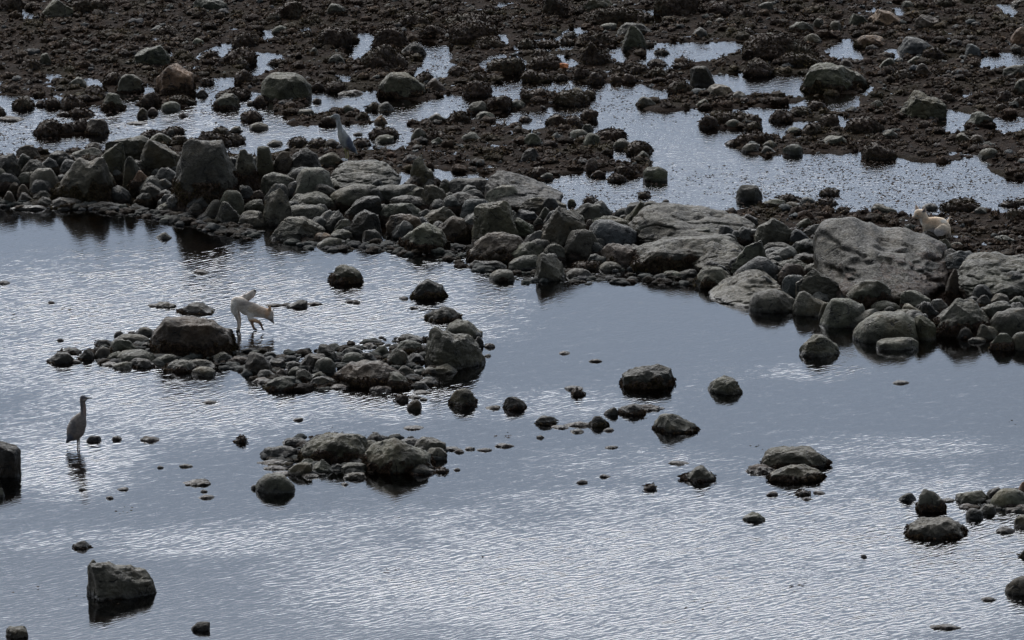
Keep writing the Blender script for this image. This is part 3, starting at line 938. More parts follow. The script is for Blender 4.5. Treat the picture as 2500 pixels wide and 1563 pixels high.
3 120 340 830 945 8977893 w|twin-humped dark rock at the left end of the channel islet
3 330 430 845 900 - w
3 440 730 840 970 48999875 wk
3 560 720 810 900 - g
3 690 800 825 905 - w
3 -10 160 925 1000 - gk
3 680 815 1000 1110 48997 w
3 370 530 1055 1150 - w
3 520 690 1065 1170 - w
3 105 205 1070 1120 - w
3 570 745 1195 1290 489985 gs|round grey cobble on the weed flat left of the broad channel
3 790 1080 1190 1290 - w
3 690 860 1230 1345 48986 g
3 680 790 1145 1210 - g
3 970 1130 1285 1375 58985 gk
3 1100 1330 1300 1420 2799863 w
3 1190 1310 1395 1470 - g
3 110 300 1365 1490 4899 da
3 150 330 1225 1340 - o
3 1900 2150 1035 1130 - w
3 2060 2200 1065 1150 - w
3 2150 2320 1050 1150 - w
3 1780 1950 1060 1180 - w
3 2010 2140 1100 1165 37985 gs|smooth grey stone on the small weedy islet in the broad channel
3 2180 2330 1120 1200 - w
3 2110 2450 1225 1325 - w
3 2160 2340 1320 1400 48984 g
3 2290 2400 1275 1340 - gk
3 2010 2160 1295 1345 - w
3 2350 2470 1300 1370 - p
4 -170 490 325 565 3799998752 ow|very large dark boulder with olive top, upper right
4 170 550 490 615 48999875 w
4 -150 110 550 700 - w
3 1880 2090 20 130 - ow
3 2310 2450 20 100 4898 g
3 2120 2260 80 150 - w
3 2130 2270 255 335 - w
4 385 880 600 850 589999975 ok|big round boulder with a grey top and yellow-green left side, upper right
4 780 980 670 800 - gk
4 1270 1700 850 1100 4899987765 oa|big angular olive boulder on the weed flat, right
4 1255 1600 340 510 479998752 b|blue-grey domed boulder, upper right
4 1500 1700 430 540 - ow
4 980 1280 90 240 37998742 tk|peaked boulder with an orange patch, upper right
4 800 1010 125 240 7999863 oa
4 1420 1640 140 260 5999875 r
4 615 740 190 290 48985 g
4 270 470 200 310 48986 gk
4 470 590 170 255 - g
4 880 1150 320 430 48889875 tk|tan and yellow flattish boulder beside a small upper-right pond
4 390 550 310 390 48974 g
4 2300 2520 250 415 37999 t|orange-tan boulder cut by the right edge, upper right
4 1880 2020 400 505 689752 b
4 1080 1240 535 640 368997 g
4 720 850 545 630 - r
4 1350 1530 520 590 - o
4 1420 1560 585 690 - r
4 2225 2450 605 705 58999 g
4 2330 2500 720 860 4899 gk
4 1200 1400 640 730 - w
4 190 380 1330 1430 589985 gs|smooth grey half-sunk stone at the edge of the broad channel
4 5 140 1300 1370 48984 g
4 -10 130 1350 1420 - gk
4 540 800 1250 1350 258986 gk
4 530 700 1055 1165 48998 w
4 800 1110 1080 1230 58999875 ow
4 420 590 930 1010 - w
4 980 1130 925 1010 - g
4 1110 1260 1200 1280 - gk
4 1900 2140 1035 1155 489986 gk
4 1790 1930 1230 1310 - g
4 2000 2190 1365 1460 378984 gs
4 1925 2060 1245 1320 - r
4 940 1230 1320 1470 5998754 w
4 85 290 1010 1120 - w
4 260 450 990 1065 - w
4 380 560 1130 1240 - w
4 230 360 1170 1235 - ok
4 2165 2300 820 930 - w
4 2270 2450 890 980 - w
4 2160 2300 950 1035 - w
4 1640 1770 850 930 - w
4 2030 2220 50 105 - g
4 2300 2500 -20 60 4899 r
4 1290 1400 10 65 - g
4 1590 1780 -20 55 - w
E 1215 1495 10 190 589999974 ds|round black boulder at the far side of the wall, in the channel edge
E 1520 1770 180 260 37998 ok
E 1770 1960 210 300 58874 ps
E 310 405 180 235 - r
E 2200 2400 50 130 378974 w
E 1960 2160 150 245 - b
E 40 170 85 155 - w
E 1700 1960 130 200 - w
E 2150 2370 170 245 - w
E 1090 1200 270 345 - w
E 1370 1450 300 355 - g
D 2045 2315 125 300 58999875 os|round green boulder at the tip of the weed flat, by the broad channel
D 1625 1830 210 305 - w
D 1420 1570 170 255 - w
D 1745 2000 110 225 - w
D 825 960 200 285 48996 pk
D 705 900 130 255 - w
D 1980 2100 425 490 - w
D 1365 1490 20 175 48995 w
F 630 910 90 205 48876542 g
F 1220 1400 80 155 37975 b
F 1460 1900 35 165 - w
F 2150 2330 55 115 - w
F 2310 2480 30 85 - w
F 2230 2450 150 265 - w
F 2040 2330 460 560 - gk
F 1820 2000 120 200 - g
F 2110 2260 400 465 - w
F 2230 2500 690 785 4799 dk
"""
TINT = {'g': (0.074, 0.075, 0.064), 'p': (0.108, 0.109, 0.098), 'd': (0.034, 0.033, 0.031), 'b': (0.066, 0.074, 0.088), 'r': (0.070, 0.056, 0.045),
        't': (0.175, 0.120, 0.085), 'o': (0.068, 0.071, 0.050), 'w': (0.045, 0.036, 0.026)}
CNAME = {'g': 'grey', 'p': 'pale grey', 'd': 'dark', 'b': 'bluish grey', 'r': 'reddish brown', 't': 'tan', 'o': 'olive', 'w': 'brown'}
rows = []
for ln in TAB.strip().splitlines():
    lab = None
    if '|' in ln: ln, lab = ln.split('|')
    f = ln.split(); ox, oy, s = FRM[f[0]]
    prof = f[5]; code = f[-1]
    if len(f) > 7: prof = f[5]+f[6]
    rows.append(dict(x0=ox+float(f[1])/s, x1=ox+float(f[2])/s, yt=oy+float(f[3])/s, yb=oy+float(f[4])/s, prof=prof, code=code, lab=lab, frm=f[0]))

def rock_mesh(w, d, h, seed, prof, code, lvl, below, q_=0.0):
    """one stone: outline given by prof along its width, cut by random planes, then roughened"""
    rs = np.random.RandomState(seed)
    D, F = ico(lvl)
    smooth_, ang, flatc = 's' in code or 'l' in code, 'a' in code, 'f' in code
    n = 2.2 if smooth_ else (3.0 if ang else 2.6)
    if 'l' in code: n = 2.0
    if flatc: n = 2.0
    r = (np.abs(D)**n).sum(1)**(-1.0/n); p = D*r[:, None]
    # swing the sphere a little so that faces are never lined up
    u = p[:, 0]
    mx_ = np.maximum((1-np.abs(u)**n), 1e-4)**(1.0/n)
    rat = np.clip(p[:, 2]/mx_, -1, 1)
    if prof == '-':
        k = rs.uniform(-.25, .25); pr = None
        ends = rs.uniform(.25, .5, 2); xs = np.linspace(-1, 1, 9)
        pv = np.clip(1-np.abs(xs-k)**rs.uniform(1.9, 2.8)*0.75, 0.05, 1) + rs.uniform(-.08, .08, 9); pv = pv/pv.max()
        pv[0] = min(pv[0], .3); pv[-1] = min(pv[-1], .3)
    else:
        pv = np.clip((np.array([int(c) for c in prof])/9.0-q_)/(1-q_), .04, 1); xs = np.linspace(-1, 1, len(pv))
    xi = np.linspace(-1, 1, 81); yi = np.interp(xi, xs, pv)
    kk = np.array([1, 2, 3, 2, 1.])/9
    for _ in range(3 if not ang else 1): yi = np.convolve(np.pad(yi, 2, mode='edge'), kk, 'valid')
    top = np.interp(u, xi, yi)
    Z = np.where(p[:, 2] > 0, rat*top, p[:, 2]*1.0)
    Q = np.stack([u, p[:, 1], Z], 1)
    # planar facets
    nc = 16 if ang else (11 if not smooth_ else 3)
    for _ in range(nc):
        v = rs.normal(size=3); v[1] -= 0.35; v[2] = abs(v[2])*0.8; v /= np.linalg.norm(v)
        sup = (Q@v).max(); dd = sup*(rs.uniform(.74, .90) if ang else rs.uniform(.82, .95))
        e = np.maximum(Q@v-dd, 0); Q = Q-(e*0.98)[:, None]*v
    if 'l' in code: Q[:, 2] = np.where(Q[:, 2] > 0, Q[:, 2]*(.25+.75*np.clip((Q[:, 1]+1)/1.25, 0, 1)), Q[:, 2])
    Q[:, 2] = np.where(Q[:, 2] > 0, Q[:, 2]*(1.0/max(Q[:, 2].max(), .5)), Q[:, 2])
    Q[:, 0] = (Q[:, 0]-Q[:, 0].min())/(Q[:, 0].max()-Q[:, 0].min())*2-1

    und = np.clip(0.45-Q[:, 2], 0, 1)
    tap = 1-0.10*und*(1 if not flatc else 0)
    V = np.stack([Q[:, 0]*w/2*tap, Q[:, 1]*d/2*tap, np.where(Q[:, 2] > 0, Q[:, 2]*h, Q[:, 2]*below)], 1)
    V[:, 1] += rs.uniform(-.2, .2)*V[:, 0]*(d/w)
    sz = (w*d*max(h, .02))**(1/3)
    Nn = V/np.maximum(np.linalg.norm(V*np.array([1, 1, 1.5]), axis=1)[:, None], 1e-5)
    off = rs.uniform(0, 100, 3)
    weedy = 'w' in code
    if flatc: V = V*(1+.35*fbm(np.stack([V[:, 0]*14, V[:, 1]*14, V[:, 2]*0+off[0]], 1), seed % 941, 3))[:, None]
    a1 = sz*(.06 if smooth_ else .06 if ang else .11)
    disp = a1*fbm(V/sz*2.2+off, seed % 997, 3)
    disp += sz*(.018 if smooth_ else .028 if ang else .042)*fbm(V/sz*6+off, seed % 991, 3)
    if lvl >= 5: disp += min(.014, sz*.03)*(1 if not smooth_ else .5)*fbm(V*22+off, seed % 953, 3)
    if ang or 'l' in code:
        rg_ = 1-np.abs(fbm(V/sz*3.1*np.array([.6, 1, 2.2])+off, seed % 983, 3)); disp -= sz*.045*np.clip(rg_-.86, 0, 1)/.14
    Vn = V + Nn*disp[:, None]
    # weed
    hz = V[:, 2]/max(h, .03)
    wn = fbm(V*9+off, seed % 977, 3)
    if 'l' in code: Vn -= Nn*(.014*np.clip(1-np.abs(fbm(V*np.array([2.2, 2.2, 9])+off, seed % 937, 3))*6, 0, 1))[:, None]
    if weedy: wd = np.clip(0.86 + .55*wn - (0.22*np.clip(hz-.65, 0, 1)/.35 if 'o' in code else 0), 0, 1)
    elif 'y' in code: wd = np.clip(.85-1.5*hz+.8*wn+.2*Q[:, 0], 0, 1)
    elif 'k' in code: wd = np.clip(.90-1.6*hz + .65*wn + .2*rs.uniform(-1, 1), 0, 1)
    elif flatc: wd = np.clip(.8+.6*wn, 0, 1)
    else: wd = np.clip(.38-1.3*hz+.4*wn, 0, .9)
    lump = np.abs(fbm(V*16+off, seed % 967, 3))
    Vn += Nn*(wd*(0.022+0.05*lump)*min(1, sz/.25))[:, None]
    return Vn, F, wd

STRIPS = {}
def fringe(V, F, wd, rs, n, size):
    """hanging strands of weed on the weedy part of a stone"""
    tri = V[F]; wt = wd[F].mean(1)
    cr = np.cross(tri[:, 1]-tri[:, 0], tri[:, 2]-tri[:, 0]); ar = np.linalg.norm(cr, axis=1)/2
    nn = cr/np.maximum(2*ar, 1e-9)[:, None]
    pr = ar*(wt > .5)*(tri[:, :, 2].mean(1) > -.02)
    if pr.sum() <= 0: return None
    k = rs.choice(len(F), n, p=pr/pr.sum())
    b = rs.dirichlet((1, 1, 1), n)
    P = (tri[k]*b[:, :, None]).sum(1); N = nn[k]
    t = np.cross(N, rs.normal(size=(n, 3))); t /= np.maximum(np.linalg.norm(t, axis=1), 1e-6)[:, None]
    g = np.array([0, 0, -1.0]); dn = g-N*(N@g)[:, None]; dn = dn + t*.7; dn /= np.maximum(np.linalg.norm(dn, axis=1), 1e-6)[:, None]
    side = np.cross(dn, N)
    L = rs.uniform(.5, 1.3, n)[:, None]*size; Wd = rs.uniform(.25, .5, n)[:, None]*size*.45
    A = P+side*Wd - N*.004; Bv = P-side*Wd - N*.004; Cc = P+dn*L*.55+N*L*.38+side*Wd*.3; Dd = P+dn*L+N*L*rs.uniform(0, .35, n)[:, None]
    VV = np.stack([A, Bv, Cc, Dd], 1).reshape(-1, 3)
    i = np.arange(n)*4
    FF = np.concatenate([np.stack([i, i+1, i+2], 1), np.stack([i+1, i+3, i+2], 1)])
    c = rs.uniform(.5, 1.9, n); cc = np.stack([c, c*rs.uniform(.9, 1.05, n), c*rs.uniform(.75, 1.0, n), np.zeros(n)], 1)
    return VV, FF, np.repeat(cc, 4, 0)

objs = []
for i, r in enumerate(rows):
    code = r['code']; wpx = r['x1']-r['x0']; hpx = max(r['yb']-r['yt'], 3.0)
    pool_rock = r['frm'] in 'PQRSTU0' or (r['frm'] in 'GH' and r['lab'] and 'in the' in r['lab'] and 'water' in r['lab'])
    cx = (r['x0']+r['x1'])/2
    if pool_rock: X, Y = at(cx, r['yb'], 0.0); Z = 0.0
    else: X, Y, Z = hit(cx, r['yb'])
    s = pxs(Y); w = wpx/s; H = hpx/s
    sth = CAMZ/math.hypot(Y, CAMZ); cth = math.sqrt(1-sth*sth)
    if 'f' in code:
        d = min(w*.8, H/sth*.6); h = max(.022, (H-d*.5*sth)*.55)
    else:
        d = min((1.9 if 'l' in code else .85)*w, (3.6 if 'l' in code else 2.3)*H); d = max(d, .05)
        h = max((H-.42*d*sth)/cth, .3*H)*(.85 if ('w' in code and not r['lab']) else 1)
    below = max(.12, .55*h) if pool_rock else max(.14, .9*h)
    if not pool_rock and r['frm'] in 'ABCDEFGH': w *= 1.07
    if r['frm'] in 'PQR' and 'f' not in code and 'w' not in code and not r['lab']: w *= 1.12; d *= 1.1
    below = min(below, .5)
    lvl = 3 if wpx < 22 else 4 if wpx < 48 else 5 if wpx < 110 else 6
    sd = 1000+i*13
    q_ = min(.5, .42*d*sth/H*(.45 if 'l' in code else .22))
    V, F, wd = rock_mesh(w, d, h, sd, r['prof'], code, lvl, below, 0 if 'f' in code else q_)
    base = code[0]
    rs = np.random.RandomState(sd+5)
    col = np.array(TINT[base])*np.array([.74, .675, .56])*rs.uniform(.80, 1.18)*(1+rs.uniform(-.05, .05, 3))
    isw = 'w' in code
    col = col*(.66 if 'l' in code else .92)
    if 'wf' in code or 'df' in code or 'gf' in code: col = col*.55
    nm = ('seaweed_clump' if 'wf' in code else 'weed_covered_rock') if isw else ('boulder' if w > .42 else 'rock' if w > .2 else 'stone')
    cat = 'seaweed' if nm == 'seaweed_clump' else ('boulder' if nm == 'boulder' else 'rock')
    if base == 't' and r['lab'] and 'kelp' in r['lab']: col = np.array([.42, .15, .05])
    o = link(nm, mesh_from(nm, V, F, stone, attrs={'weed': wd}))
    o.location = (X, Y+.40*d, Z); o.color = (*[float(c) for c in col], 1)
    o['category'] = cat
    r.update(o=o, w=w, h=h, d=d, cat=cat, nm=nm, cx=cx, cy=(r['yt']+r['yb'])/2, Y=Y)
    objs.append(r)
    if wd.mean() > .18 and wpx > 26 and 'f' not in code and ('w' in code or 'k' in code or 'f' in code):
        nst = int(min(2600, max(60, w*d*2600 + w*h*2200)))
        fr_ = fringe(V, F, wd, rs, nst, .045)
        if fr_:
            q = link('seaweed', mesh_from('seaweed', fr_[0], fr_[1], weed, smooth=False, attrs={'tint': fr_[2]}), o)

# ------------------------------------------------------------------ filler stones between the wall's boulders
rs = np.random.RandomState(77)
k = 0
for _ in range(900):
    if k >= 210: break
    px = rs.uniform(-60, 2560); t_ = rs.uniform(.05, .95)
    fy_ = np.interp(px, [p[0] for p in FRONT], [p[1] for p in FRONT]); cy_ = np.interp(px, [p[0] for p in CREST], [p[1] for p in CREST])
    X, Y, Z = hit(px, fy_-6+(cy_-fy_+4)*t_)
    w = rs.uniform(.12, .32); h = w*rs.uniform(.4, .7); d = w*rs.uniform(.7, 1.0)
    V, F, wd = rock_mesh(w, d, h, 9000+k, '-', 'gk' if rs.rand() < .4 else 'g', 4, .08)
    o = link('wedged_stone', mesh_from('wedged_stone', V, F, stone, attrs={'weed': wd}))
    o.location = (X, Y+.1, Z-.01); c = rs.uniform(.022, .055); o.color = (c*1.03, c, c*.9, 1)
    o['category'] = 'rock'; ppx, ppy = project(X, Y, Z); s_ = pxs(Y)
    objs.append(dict(o=o, w=w, h=h, d=d, cat='rock', nm='wedged_stone', cx=ppx, cy=ppy, Y=Y, lab=None, code='d', x0=ppx-w*s_/2, x1=ppx+w*s_/2, yt=ppy-h*s_, yb=ppy, frm='W'))
    k += 1
# ------------------------------------------------------------------ the weed-covered cobble bed: thousands of lumps nobody could count
rs = np.random.RandomState(5)
def scatter(name, n, region, smin, smax, lvl, label, zfac=.75, barep=.035):
    D, F = ico(lvl); nv = len(D); XS = []; 
    vars_ = []
    for j in range(14):
        q = D*np.array([1, .9, .85]); dsp = 1+.28*fbm(D*1.6+j*9.1, 50+j, 3)+.12*fbm(D*4.5+j*5.1, 90+j, 2)
        vars_.append(q*dsp[:, None])
    VV, FF, CC = [], [], []; m = 0
    while m < n:
        X = rs.uniform(-8.6, 8.6, 4000); Y = rs.uniform(region[0], region[1], 4000)
        ok = (Lz(X, Y) > rs.uniform(.80, .99, 4000)) & (Y > np.interp(X, _c[:, 0], _c[:, 1])+.35)
        X, Y = X[ok], Y[ok]; Z = Tz(X, Y)
        for x, y, z in zip(X, Y, Z):
            if m >= n: break
            s_ = smin+(smax-smin)*rs.rand()**2.6
            a = rs.uniform(0, 6.28); ca, sa = math.cos(a), math.sin(a)
            q = vars_[rs.randint(14)]*s_*np.array([rs.uniform(.85, 1.3), 1, rs.uniform(.6, 1.1)*zfac])
            q = np.stack([q[:, 0]*ca-q[:, 1]*sa+x, q[:, 0]*sa+q[:, 1]*ca+y, q[:, 2]+z+s_*.2], 1)
            VV.append(q); FF.append(F+m*nv)
            b_ = rs.uniform(.45, 1.15); al = 1.0 if rs.rand() < barep else (rs.uniform(.35, .6) if rs.rand() < .12 else 0.0)
            CC.append(np.tile([b_*rs.uniform(.95, 1.08), b_, b_*rs.uniform(.9, 1.05), al], (nv, 1))); m += 1
    V = np.concatenate(VV); F_ = np.concatenate(FF); C = np.concatenate(CC)
    V += (fbm(V*28, 7, 3)*.028)[:, None]*np.array([.7, .7, 1])
    o = link(name, mesh_from(name, V, F_, weed, attrs={'tint': C}))
    tag(o, label, 'seaweed', kind='stuff'); return V, C
Vb, Cb = scatter('weedy_cobble_bed', 11500, (92, 141), .03, .105, 3, 'bed of small cobbles under dark brown seaweed across the tidal flats')
scatter('weedy_pebble_bed', 34000, (92, 141), .014, .042, 2, 'finer lumps of weed and pebbles between the cobbles of the flats')
# strands standing off the bed
n = 340000
k = rs.randint(0, len(Vb), n*2); k = k[(Vb[k, 2] > .03) & (Cb[k, 3] < .3)][:n]; n = len(k)
P = Vb[k]+rs.normal(size=(n, 3))*.008
dr = rs.normal(size=(n, 3)); dr[:, 2] = np.abs(dr[:, 2])*.8-.1; dr /= np.linalg.norm(dr, axis=1)[:, None]
sd_ = np.cross(dr, rs.normal(size=(n, 3))); sd_ /= np.linalg.norm(sd_, axis=1)[:, None]
L = rs.uniform(.02, .065, n)[:, None]; Wd = rs.uniform(.004, .012, n)[:, None]
VV = np.stack([P+sd_*Wd, P-sd_*Wd, P+dr*L], 1).reshape(-1, 3); i = np.arange(n)*3
c = rs.uniform(.3, 1.3, n)**2*2.2; cc = np.stack([c, c*rs.uniform(.85, 1.05, n), c*rs.uniform(.6, 1, n), c*0], 1)
o = link('seaweed_tufts', mesh_from('seaweed_tufts', VV, np.stack([i, i+1, i+2], 1), weed, smooth=False, attrs={'tint': np.repeat(cc, 3, 0)}))
tag(o, 'fuzz of short dark seaweed strands over the cobble flats', 'seaweed', kind='stuff')
# loose rubble that the bars in the pool and the foot of the wall rest in
BARS = [([(200,868),(290,820),(560,850),(700,862),(1000,820),(1060,860),(1075,935),(900,945),(700,955),(560,900),(400,892),(250,888)], 640), ([(640,1118),(720,1060),(1080,1075),(1095,1110),(1010,1150),(700,1165)], 300),
        ([(2340,1215),(2520,1195),(2520,1255),(2370,1245)], 80), ([(-60,490),(200,494),(480,528),(640,565),(620,590),(460,556),(350,530),(180,512),(-60,510)], 330), ([(700,575),(1120,600),(1420,668),(1620,650),(1700,690),(1600,700),(1250,690),(1050,628),(720,606)], 360)]
D, F = ico(3); VV, FF, CC = [], [], []; m = 0
for poly, cnt in BARS:
    pa = np.array(poly, float); k = 0
    while k < cnt:
        px, py = rs.uniform(pa[:, 0].min(), pa[:, 0].max()), rs.uniform(pa[:, 1].min(), pa[:, 1].max())
        if not inpoly(np.array([px]), np.array([py]), poly)[0]: continue
        X, Y, Z = hit(px, py); s_ = .014+.075*rs.rand()**1.9
        q = D*(1+.48*fbm(D*1.7+m*3.3, 300+m % 40, 3))[:, None]*s_*np.array([rs.uniform(.9, 1.5), 1, rs.uniform(.45, .75)])
        a = rs.uniform(0, 6.28); ca, sa = math.cos(a), math.sin(a)
        VV.append(np.stack([q[:, 0]*ca-q[:, 1]*sa+X, q[:, 0]*sa+q[:, 1]*ca+Y, q[:, 2]+Z+rs.uniform(-.012, .006)], 1)); FF.append(F+m*len(D))
        b_ = rs.uniform(.18, .58); CC.append(np.tile([b_, b_*rs.uniform(.95, 1.05), b_*rs.uniform(.85, 1), rs.choice([1., .75, .4])], (len(D), 1))); m += 1; k += 1
o = link('rubble', mesh_from('rubble', np.concatenate(VV), np.concatenate(FF), weed, attrs={'tint': np.concatenate(CC)})); tag(o, 'loose wet rubble and gravel round the stone bars and along the wall foot', 'gravel', kind='stuff')
# bits of weed breaking the surface of the upper channels and, few, the pool
def bits(name, n, ylo, yhi, cond, label, smax):
    VV, FF, CC = [], [], []; m = 0; base = 0
    while m < n:
        X = rs.uniform(-8, 8); Y = rs.uniform(ylo, yhi)
        if not cond(X, Y): continue
        cl = rs.randint(2, 9)
        for _ in range(cl):
            x = X+rs.normal()*.07; y = Y+rs.normal()*.11; L = rs.uniform(.008, smax); q = rs.randint(5, 8)
            a = np.linspace(0, 6.28, q, endpoint=False)+rs.rand(); rr = L*rs.uniform(.4, 1.1, q)
            ring = np.stack([x+rr*np.cos(a)*1.8, y+rr*np.sin(a), np.full(q, -.004)], 1)
            VV.append(np.vstack([ring, [[x, y, rs.uniform(.003, .009)]]]))
            FF.append(np.array([[base+j, base+(j+1) % q, base+q] for j in range(q)])); base += q+1
            b_ = rs.uniform(.4, 1.0); CC.append(np.tile([b_, b_*.9, b_*.9, 0], (q+1, 1)))
        m += 1
    o = link(name, mesh_from(name, np.concatenate(VV), np.concatenate(FF), weed, attrs={'tint': np.concatenate(CC)})); tag(o, label, 'seaweed', kind='stuff')
dens = lambda X, Y: fbm(np.array([[X*.9, Y*.35, 0]]), 61, 2)[0]
ycr = lambda X: np.interp(X, _c[:, 0], _c[:, 1])
bits('floating_seaweed', 1100, 104, 136, lambda X, Y: Y > ycr(X)+.6 and Lz(X, Y) < .12 and dens(X, Y) > rs.uniform(-.35, .5), 'scattered bits of dark weed breaking the surface of the upper channels', .024)
bits('drifting_seaweed', 26, 88, 108, lambda X, Y: Y < np.interp(X, _f[:, 0], _f[:, 1])-.6, 'few scraps of weed drifting on the pool', .03)
# ---- labels: hand-written for landmarks, the rest by look and by the landmark they lie next to
lm = [r for r in objs if r['lab']]
def short(s): return s.split(',')[0].split(' with ')[0]
used = {}
for r in objs:
    if r['lab']: r['o']['label'] = r['lab'].strip(); continue
    code = r['code']; wpx = r['x1']-r['x0']
    sz = 'tiny' if wpx < 20 else 'small' if wpx < 40 else 'mid-sized' if wpx < 80 else 'large'
    sh = 'flat' if 'f' in code else 'angular' if 'a' in code else 'smooth' if 's' in code else ('tall' if r['h'] > .8*r['w'] else 'low' if r['h'] < .38*r['w'] else 'rounded')
    kind = 'stone wedged in a gap' if r['nm'] == 'wedged_stone' else 'clump of seaweed' if r['nm'] == 'seaweed_clump' else 'seaweed-covered rock' if r['nm'] == 'weed_covered_rock' else r['nm']
    wk = ' with weedy foot' if ('k' in code and 'w' not in code) else ''
    b = min(lm, key=lambda q: ((q['cx']-r['cx'])/1.2)**2 + ((q['cy']-r['cy'])*1.5)**2)
    dx, dy = r['cx']-b['cx'], r['cy']-b['cy']
    if abs(dx) > abs(dy)*1.6: rel = 'right of' if dx > 0 else 'left of'
    elif abs(dy) > abs(dx)*1.6: rel = 'below' if dy > 0 else 'above'
    else: rel = ('below ' if dy > 0 else 'above ') + ('right of' if dx > 0 else 'left of')
    s = f"{sz} {sh} {CNAME[code[0]]} {kind}" + ('' if len(short(b['lab']).split()) > 7 else wk)
    used.setdefault((s, rel, short(b['lab'])), []).append((dx*dx+4*dy*dy, r))
ordn = ['nearest', 'second nearest', 'third nearest', 'fourth nearest', 'fifth nearest', 'sixth nearest', 'seventh nearest', 'eighth nearest']
for (s, rel, bl), L in used.items():
    L.sort(key=lambda q: q[0])
    for k, (_, r) in enumerate(L):
        pre = '' if len(L) == 1 else (ordn[min(k, 7)]+' ')
        wds = f"{pre}{s} {rel} the {bl}".split()
        if len(wds) > 16: wds = wds[:16]
        while wds[-1] in ('and', 'the', 'of', 'a', 'in', 'its', 'with', 'at', 'on', 'to', 'under', 'by'): wds.pop()
        r['o']['label'] = ' '.join(wds)
GROUPS = {'P': 'rocks of the bar in the pool', 'Q': 'rocks of the bar in the pool', 'R': 'rocks of the front cluster in the pool'}
for r in objs:
    f = r['frm']
    if r['nm'] == 'seaweed_clump': gname = 'seaweed clumps breaking the water'
    elif f in 'ABCDEFGHW' and r['nm'] != 'weed_covered_rock': gname = 'stones of the rough wall across the shore'
    elif f in GROUPS: gname = GROUPS[f]
    elif f in 'STU': gname = 'rocks scattered in the pool'
    else: gname = 'rocks on the weed flats'
    r['o']['group'] = gname
# ------------------------------------------------------------------ animals: one continuous skin each, grown from overlapping ellipsoids and remeshed
def blobs(chains, vox, smooth_it=6, lvl=3):
    D, F = ico(lvl); VV, FF = [], []; b = 0
    for ch in chains:
        pts = [np.array(p[:3], float) for p in ch]; rad = [np.array([p[3], p[4] if len(p) > 4 else p[3], p[3]], float) for p in ch]
        for a in range(len(pts)-1 if len(pts) > 1 else 1):
            if len(pts) == 1: seq = [(pts[0], rad[0])]
            else:
                L = np.linalg.norm(pts[a+1]-pts[a]); k = max(2, int(L/(min(rad[a].min(), rad[a+1].min())*.35))+1)
                seq = [(pts[a]*(1-t)+pts[a+1]*t, rad[a]*(1-t)+rad[a+1]*t) for t in np.linspace(0, 1, k)]
            for c, r in seq: VV.append(D*r+c); FF.append(F+b); b += len(D)
    me = mesh_from('tmp', np.concatenate(VV), np.concatenate(FF), [])
    o = bpy.data.objects.new('tmp', me); COL.objects.link(o)
    m1 = o.modifiers.new('r', 'REMESH'); m1.mode = 'VOXEL'; m1.voxel_size = vox
    m2 = o.modifiers.new('s', 'SMOOTH'); m2.iterations = smooth_it; m2.factor = .5
    ev = o.evaluated_get(bpy.context.evaluated_depsgraph_get()); em = ev.to_mesh()
    V = np.array([v.co[:] for v in em.vertices]); F = [list(p.vertices) for p in em.polygons]
    ev.to_mesh_clear(); bpy.data.objects.remove(o); bpy.data.meshes.remove(me)
    Q = np.array([f for f in F if len(f) == 4])
    return V, Q
def poly_obj(name, V, F, mat, parent, cols=None):
    me = bpy.data.meshes.new(name); me.from_pydata([tuple(v) for v in V], [], [tuple(f) for f in F]); me.materials.append(mat)
    for p in me.polygons: p.use_smooth = True
    return link(name, me, parent)
def painter(V, base, spots):
    C = np.tile(np.array(base, float), (len(V), 1))
    nz = fbm(V*22, 400, 3)*.5+.5
    for (x, z, rx, rz, col, s) in spots:
        q = ((V[:, 0]-x)/rx)**2+((V[:, 2]-z)/rz)**2 + (nz-.5)*.5
        a = np.clip(1.35-q, 0, 1)*s; C = C*(1-a[:, None])+np.array(col)*a[:, None]
    C = C*(1+.34*fbm(V*np.array([38, 38, 62]), 410, 3)+.16*fbm(V*14, 411, 2))[:, None]
    return C
furm = plain('fur', (1, 1, 1), .8, .28, 90.0, .012, 'tint')
feam = plain('feathers', (1, 1, 1), .65, .22, 60.0, .008, 'tint')
darkm = plain('dark_skin', (.018, .016, .016), .4, .2)
legm = plain('yellow_leg_skin', (.30, .27, .12), .6, .2)
legd = plain('dull_leg_skin', (.13, .10, .085), .6, .2)
beakm = plain('beak_horn', (.07, .08, .07), .4, .2)
beakg = plain('green_beak', (.11, .16, .13), .4, .2)
paleear = plain('ear_fur', (.42, .33, .26), .8, .2)
greyear = plain('inner_ear_fur', (.10, .09, .09), .8, .2)
def ear_mesh(name, base, tip, wv_, thick, mat, parent, inner=None):
    """a cupped, pointed ear"""
    base, tip, wv_ = np.array(base), np.array(tip), np.array(wv_); dirv = tip-base
    nrm = np.cross(wv_, dirv); nrm /= np.linalg.norm(nrm)
    V, F = [], []; R, S = 7, 12
    for a in range(R):
        t = a/(R-1); wd = (1-t**1.6)*1.0 + .03
        for b in range(S):
            ang = 2*math.pi*b/S
            V.append(base+dirv*t+wv_*wd*math.cos(ang)+nrm*thick*wd*math.sin(ang)*(1 if math.sin(ang) > 0 else -.35))
    for a in range(R-1):
        for b in range(S): F.append((a*S+b, a*S+(b+1) % S, (a+1)*S+(b+1) % S, (a+1)*S+b))
    F.append(tuple(range((R-1)*S, R*S)))
    return poly_obj(name, V, F, mat, parent)
